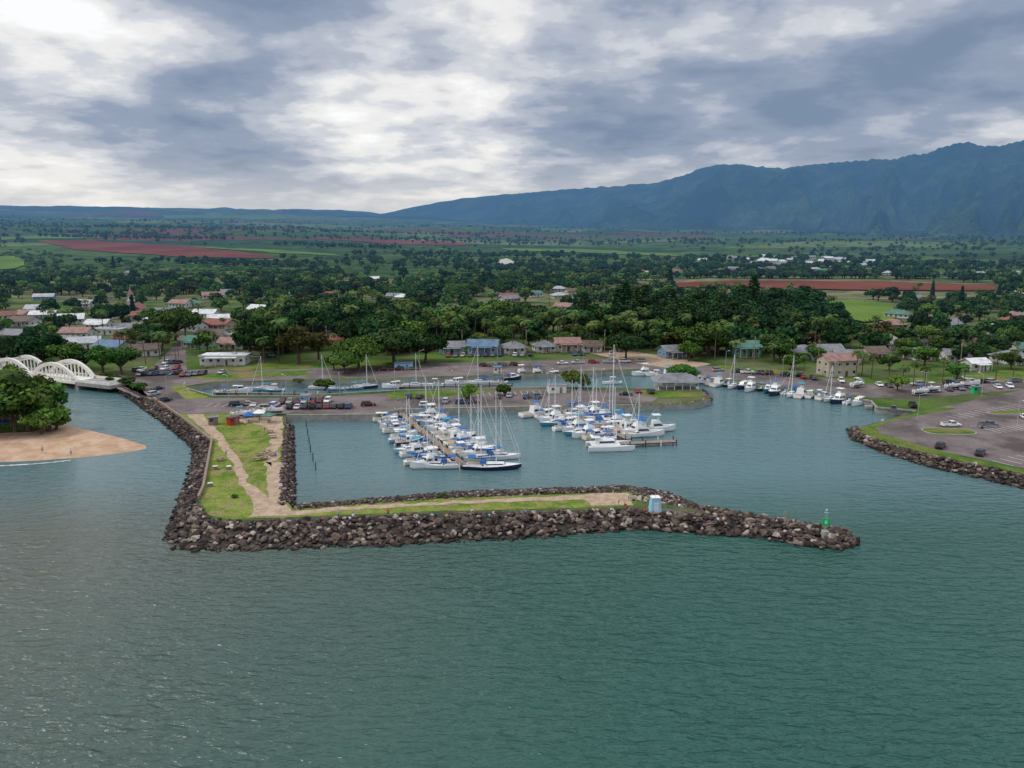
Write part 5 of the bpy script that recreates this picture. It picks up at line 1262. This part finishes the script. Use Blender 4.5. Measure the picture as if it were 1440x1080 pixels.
# ---------------------------------------------------------------- world
w = bpy.data.worlds.new('World'); scene.world = w; w.use_nodes = True
n = w.node_tree.nodes; l = w.node_tree.links; n.clear()
SUN_EL, SUN_AZ = math.radians(50), math.radians(-95)
out = n.new('ShaderNodeOutputWorld'); bg = n.new('ShaderNodeBackground'); bg.inputs[1].default_value = 0.1
sky = n.new('ShaderNodeTexSky'); sky.sky_type = 'NISHITA'; sky.sun_disc = False; sky.sun_elevation = SUN_EL; sky.sun_rotation = SUN_AZ
tc = n.new('ShaderNodeTexCoord'); nv = n.new('ShaderNodeVectorMath'); nv.operation = 'NORMALIZE'; l.new(tc.outputs['Generated'], nv.inputs[0])
sp = n.new('ShaderNodeSeparateXYZ'); l.new(nv.outputs[0], sp.inputs[0])
def mt(op, a, b=None, c=None, clamp=False):
    x = n.new('ShaderNodeMath'); x.operation = op; x.use_clamp = clamp
    for i, q in enumerate((a, b, c)):
        if q is None: continue
        if isinstance(q, (int, float)): x.inputs[i].default_value = q
        else: l.new(q, x.inputs[i])
    return x.outputs[0]
zc = mt('ADD', mt('MAXIMUM', sp.outputs[2], 0), 0.20)
cb = n.new('ShaderNodeCombineXYZ'); l.new(mt('DIVIDE', sp.outputs[0], zc), cb.inputs[0]); l.new(mt('DIVIDE', sp.outputs[1], zc), cb.inputs[1])
def nz(sc, det, ro, off, dist=0.0):
    mp = n.new('ShaderNodeMapping'); mp.inputs['Location'].default_value = off; l.new(cb.outputs[0], mp.inputs[0])
    x = n.new('ShaderNodeTexNoise'); x.inputs['Scale'].default_value = sc; x.inputs['Detail'].default_value = det; x.inputs['Roughness'].default_value = ro; x.inputs['Distortion'].default_value = dist
    l.new(mp.outputs[0], x.inputs['Vector']); return x.outputs[0]
dens = mt('ADD', mt('MULTIPLY', nz(1.35, 8, 0.53, (3.1, 7.7, 0), 0.12), 0.68), mt('MULTIPLY', nz(4.6, 5, 0.55, (1.3, 2.2, 4), 0.0), 0.32))
dens = mt('ADD', mt('MULTIPLY', mt('SUBTRACT', dens, 0.5), 1.3), 0.485)
for px, py, rd, amp in ((110, -20, 9, -.11), (640, 50, 6.5, -.10), (700, 120, 4, -.04), (885, 105, 3, -.08), (1150, 90, 18, .10), (320, 120, 11, .09), (830, 160, 8, .05), (680, 250, 6, -.08), (60, 270, 12, -.05), (1420, 20, 8, .05), (1000, 225, 6, -.07), (150, 165, 4, -.05), (470, 180, 3.5, -.06)):
    d = Vector(ray(px, py)).normalized(); dt_ = n.new('ShaderNodeVectorMath'); dt_.operation = 'DOT_PRODUCT'
    l.new(nv.outputs[0], dt_.inputs[0]); dt_.inputs[1].default_value = d
    rp = n.new('ShaderNodeMapRange'); rp.interpolation_type = 'SMOOTHSTEP'; rp.inputs[1].default_value = math.cos(math.radians(rd)); rp.inputs[2].default_value = 1; rp.inputs[4].default_value = amp
    l.new(dt_.outputs['Value'], rp.inputs[0]); dens = mt('ADD', dens, rp.outputs[0])
cr = n.new('ShaderNodeValToRGB'); cr.color_ramp.interpolation = 'EASE'; e = cr.color_ramp.elements
e[0].position = 0.26; e[0].color = (1.04, 1.04, 1.04, 1); e[1].position = 0.74; e[1].color = (0.20, 0.27, 0.395, 1)
for p, c in ((0.34, (0.90, 0.89, 0.88)), (0.42, (0.66, 0.68, 0.73)), (0.49, (0.47, 0.51, 0.60)), (0.58, (0.30, 0.36, 0.48))):
    x = e.new(p); x.color = (*c, 1)
l.new(dens, cr.inputs[0])
hz = n.new('ShaderNodeMapRange'); hz.interpolation_type = 'SMOOTHSTEP'; hz.inputs[1].default_value = 0.10; hz.inputs[2].default_value = 0.0; hz.inputs[3].default_value = 0; hz.inputs[4].default_value = 0.6
l.new(sp.outputs[2], hz.inputs[0])
mh = n.new('ShaderNodeMix'); mh.data_type = 'RGBA'; mh.inputs[7].default_value = (0.86, 0.83, 0.79, 1); l.new(hz.outputs[0], mh.inputs[0]); l.new(cr.outputs[0], mh.inputs[6])
# sky above the view brightened, added light to lift the scene
ovh = n.new('ShaderNodeMapRange'); ovh.interpolation_type = 'SMOOTHSTEP'; ovh.inputs[1].default_value = 0.32; ovh.inputs[2].default_value = 0.8; ovh.inputs[3].default_value = 1.0; ovh.inputs[4].default_value = 2.1
l.new(sp.outputs[2], ovh.inputs[0])
vs = n.new('ShaderNodeVectorMath'); vs.operation = 'SCALE'; l.new(mt('MULTIPLY', ovh.outputs[0], 9.8), vs.inputs['Scale']); l.new(mh.outputs[2], vs.inputs[0])
fm = n.new('ShaderNodeMix'); fm.data_type = 'RGBA'; fm.inputs[0].default_value = 0.94; l.new(sky.outputs[0], fm.inputs[6]); l.new(vs.outputs[0], fm.inputs[7])
l.new(fm.outputs[2], bg.inputs[0]); l.new(bg.outputs[0], out.inputs[0])

sd = bpy.data.lights.new('sun', 'SUN'); sd.energy = 1.5; sd.angle = math.radians(14); sd.color = (1, 0.94, 0.85)
so = bpy.data.objects.new('sun', sd); COL.objects.link(so)
sdir = Vector((math.sin(SUN_AZ)*math.cos(SUN_EL), math.cos(SUN_AZ)*math.cos(SUN_EL), math.sin(SUN_EL)))
so.rotation_euler = sdir.to_track_quat('Z', 'Y').to_euler(); so.location = (0, 0, 300)

cam = bpy.data.cameras.new('camera'); co = bpy.data.objects.new('camera', cam); COL.objects.link(co)
co.location = (0, 0, CH); co.rotation_euler = (math.pi/2-TH, 0, 0)
cam.sensor_width = 36; cam.lens = 36*F/1440; cam.clip_start = 1; cam.clip_end = 60000
scene.camera = co
scene.view_settings.view_transform = 'Standard'; scene.view_settings.look = 'None'; scene.view_settings.exposure = 0
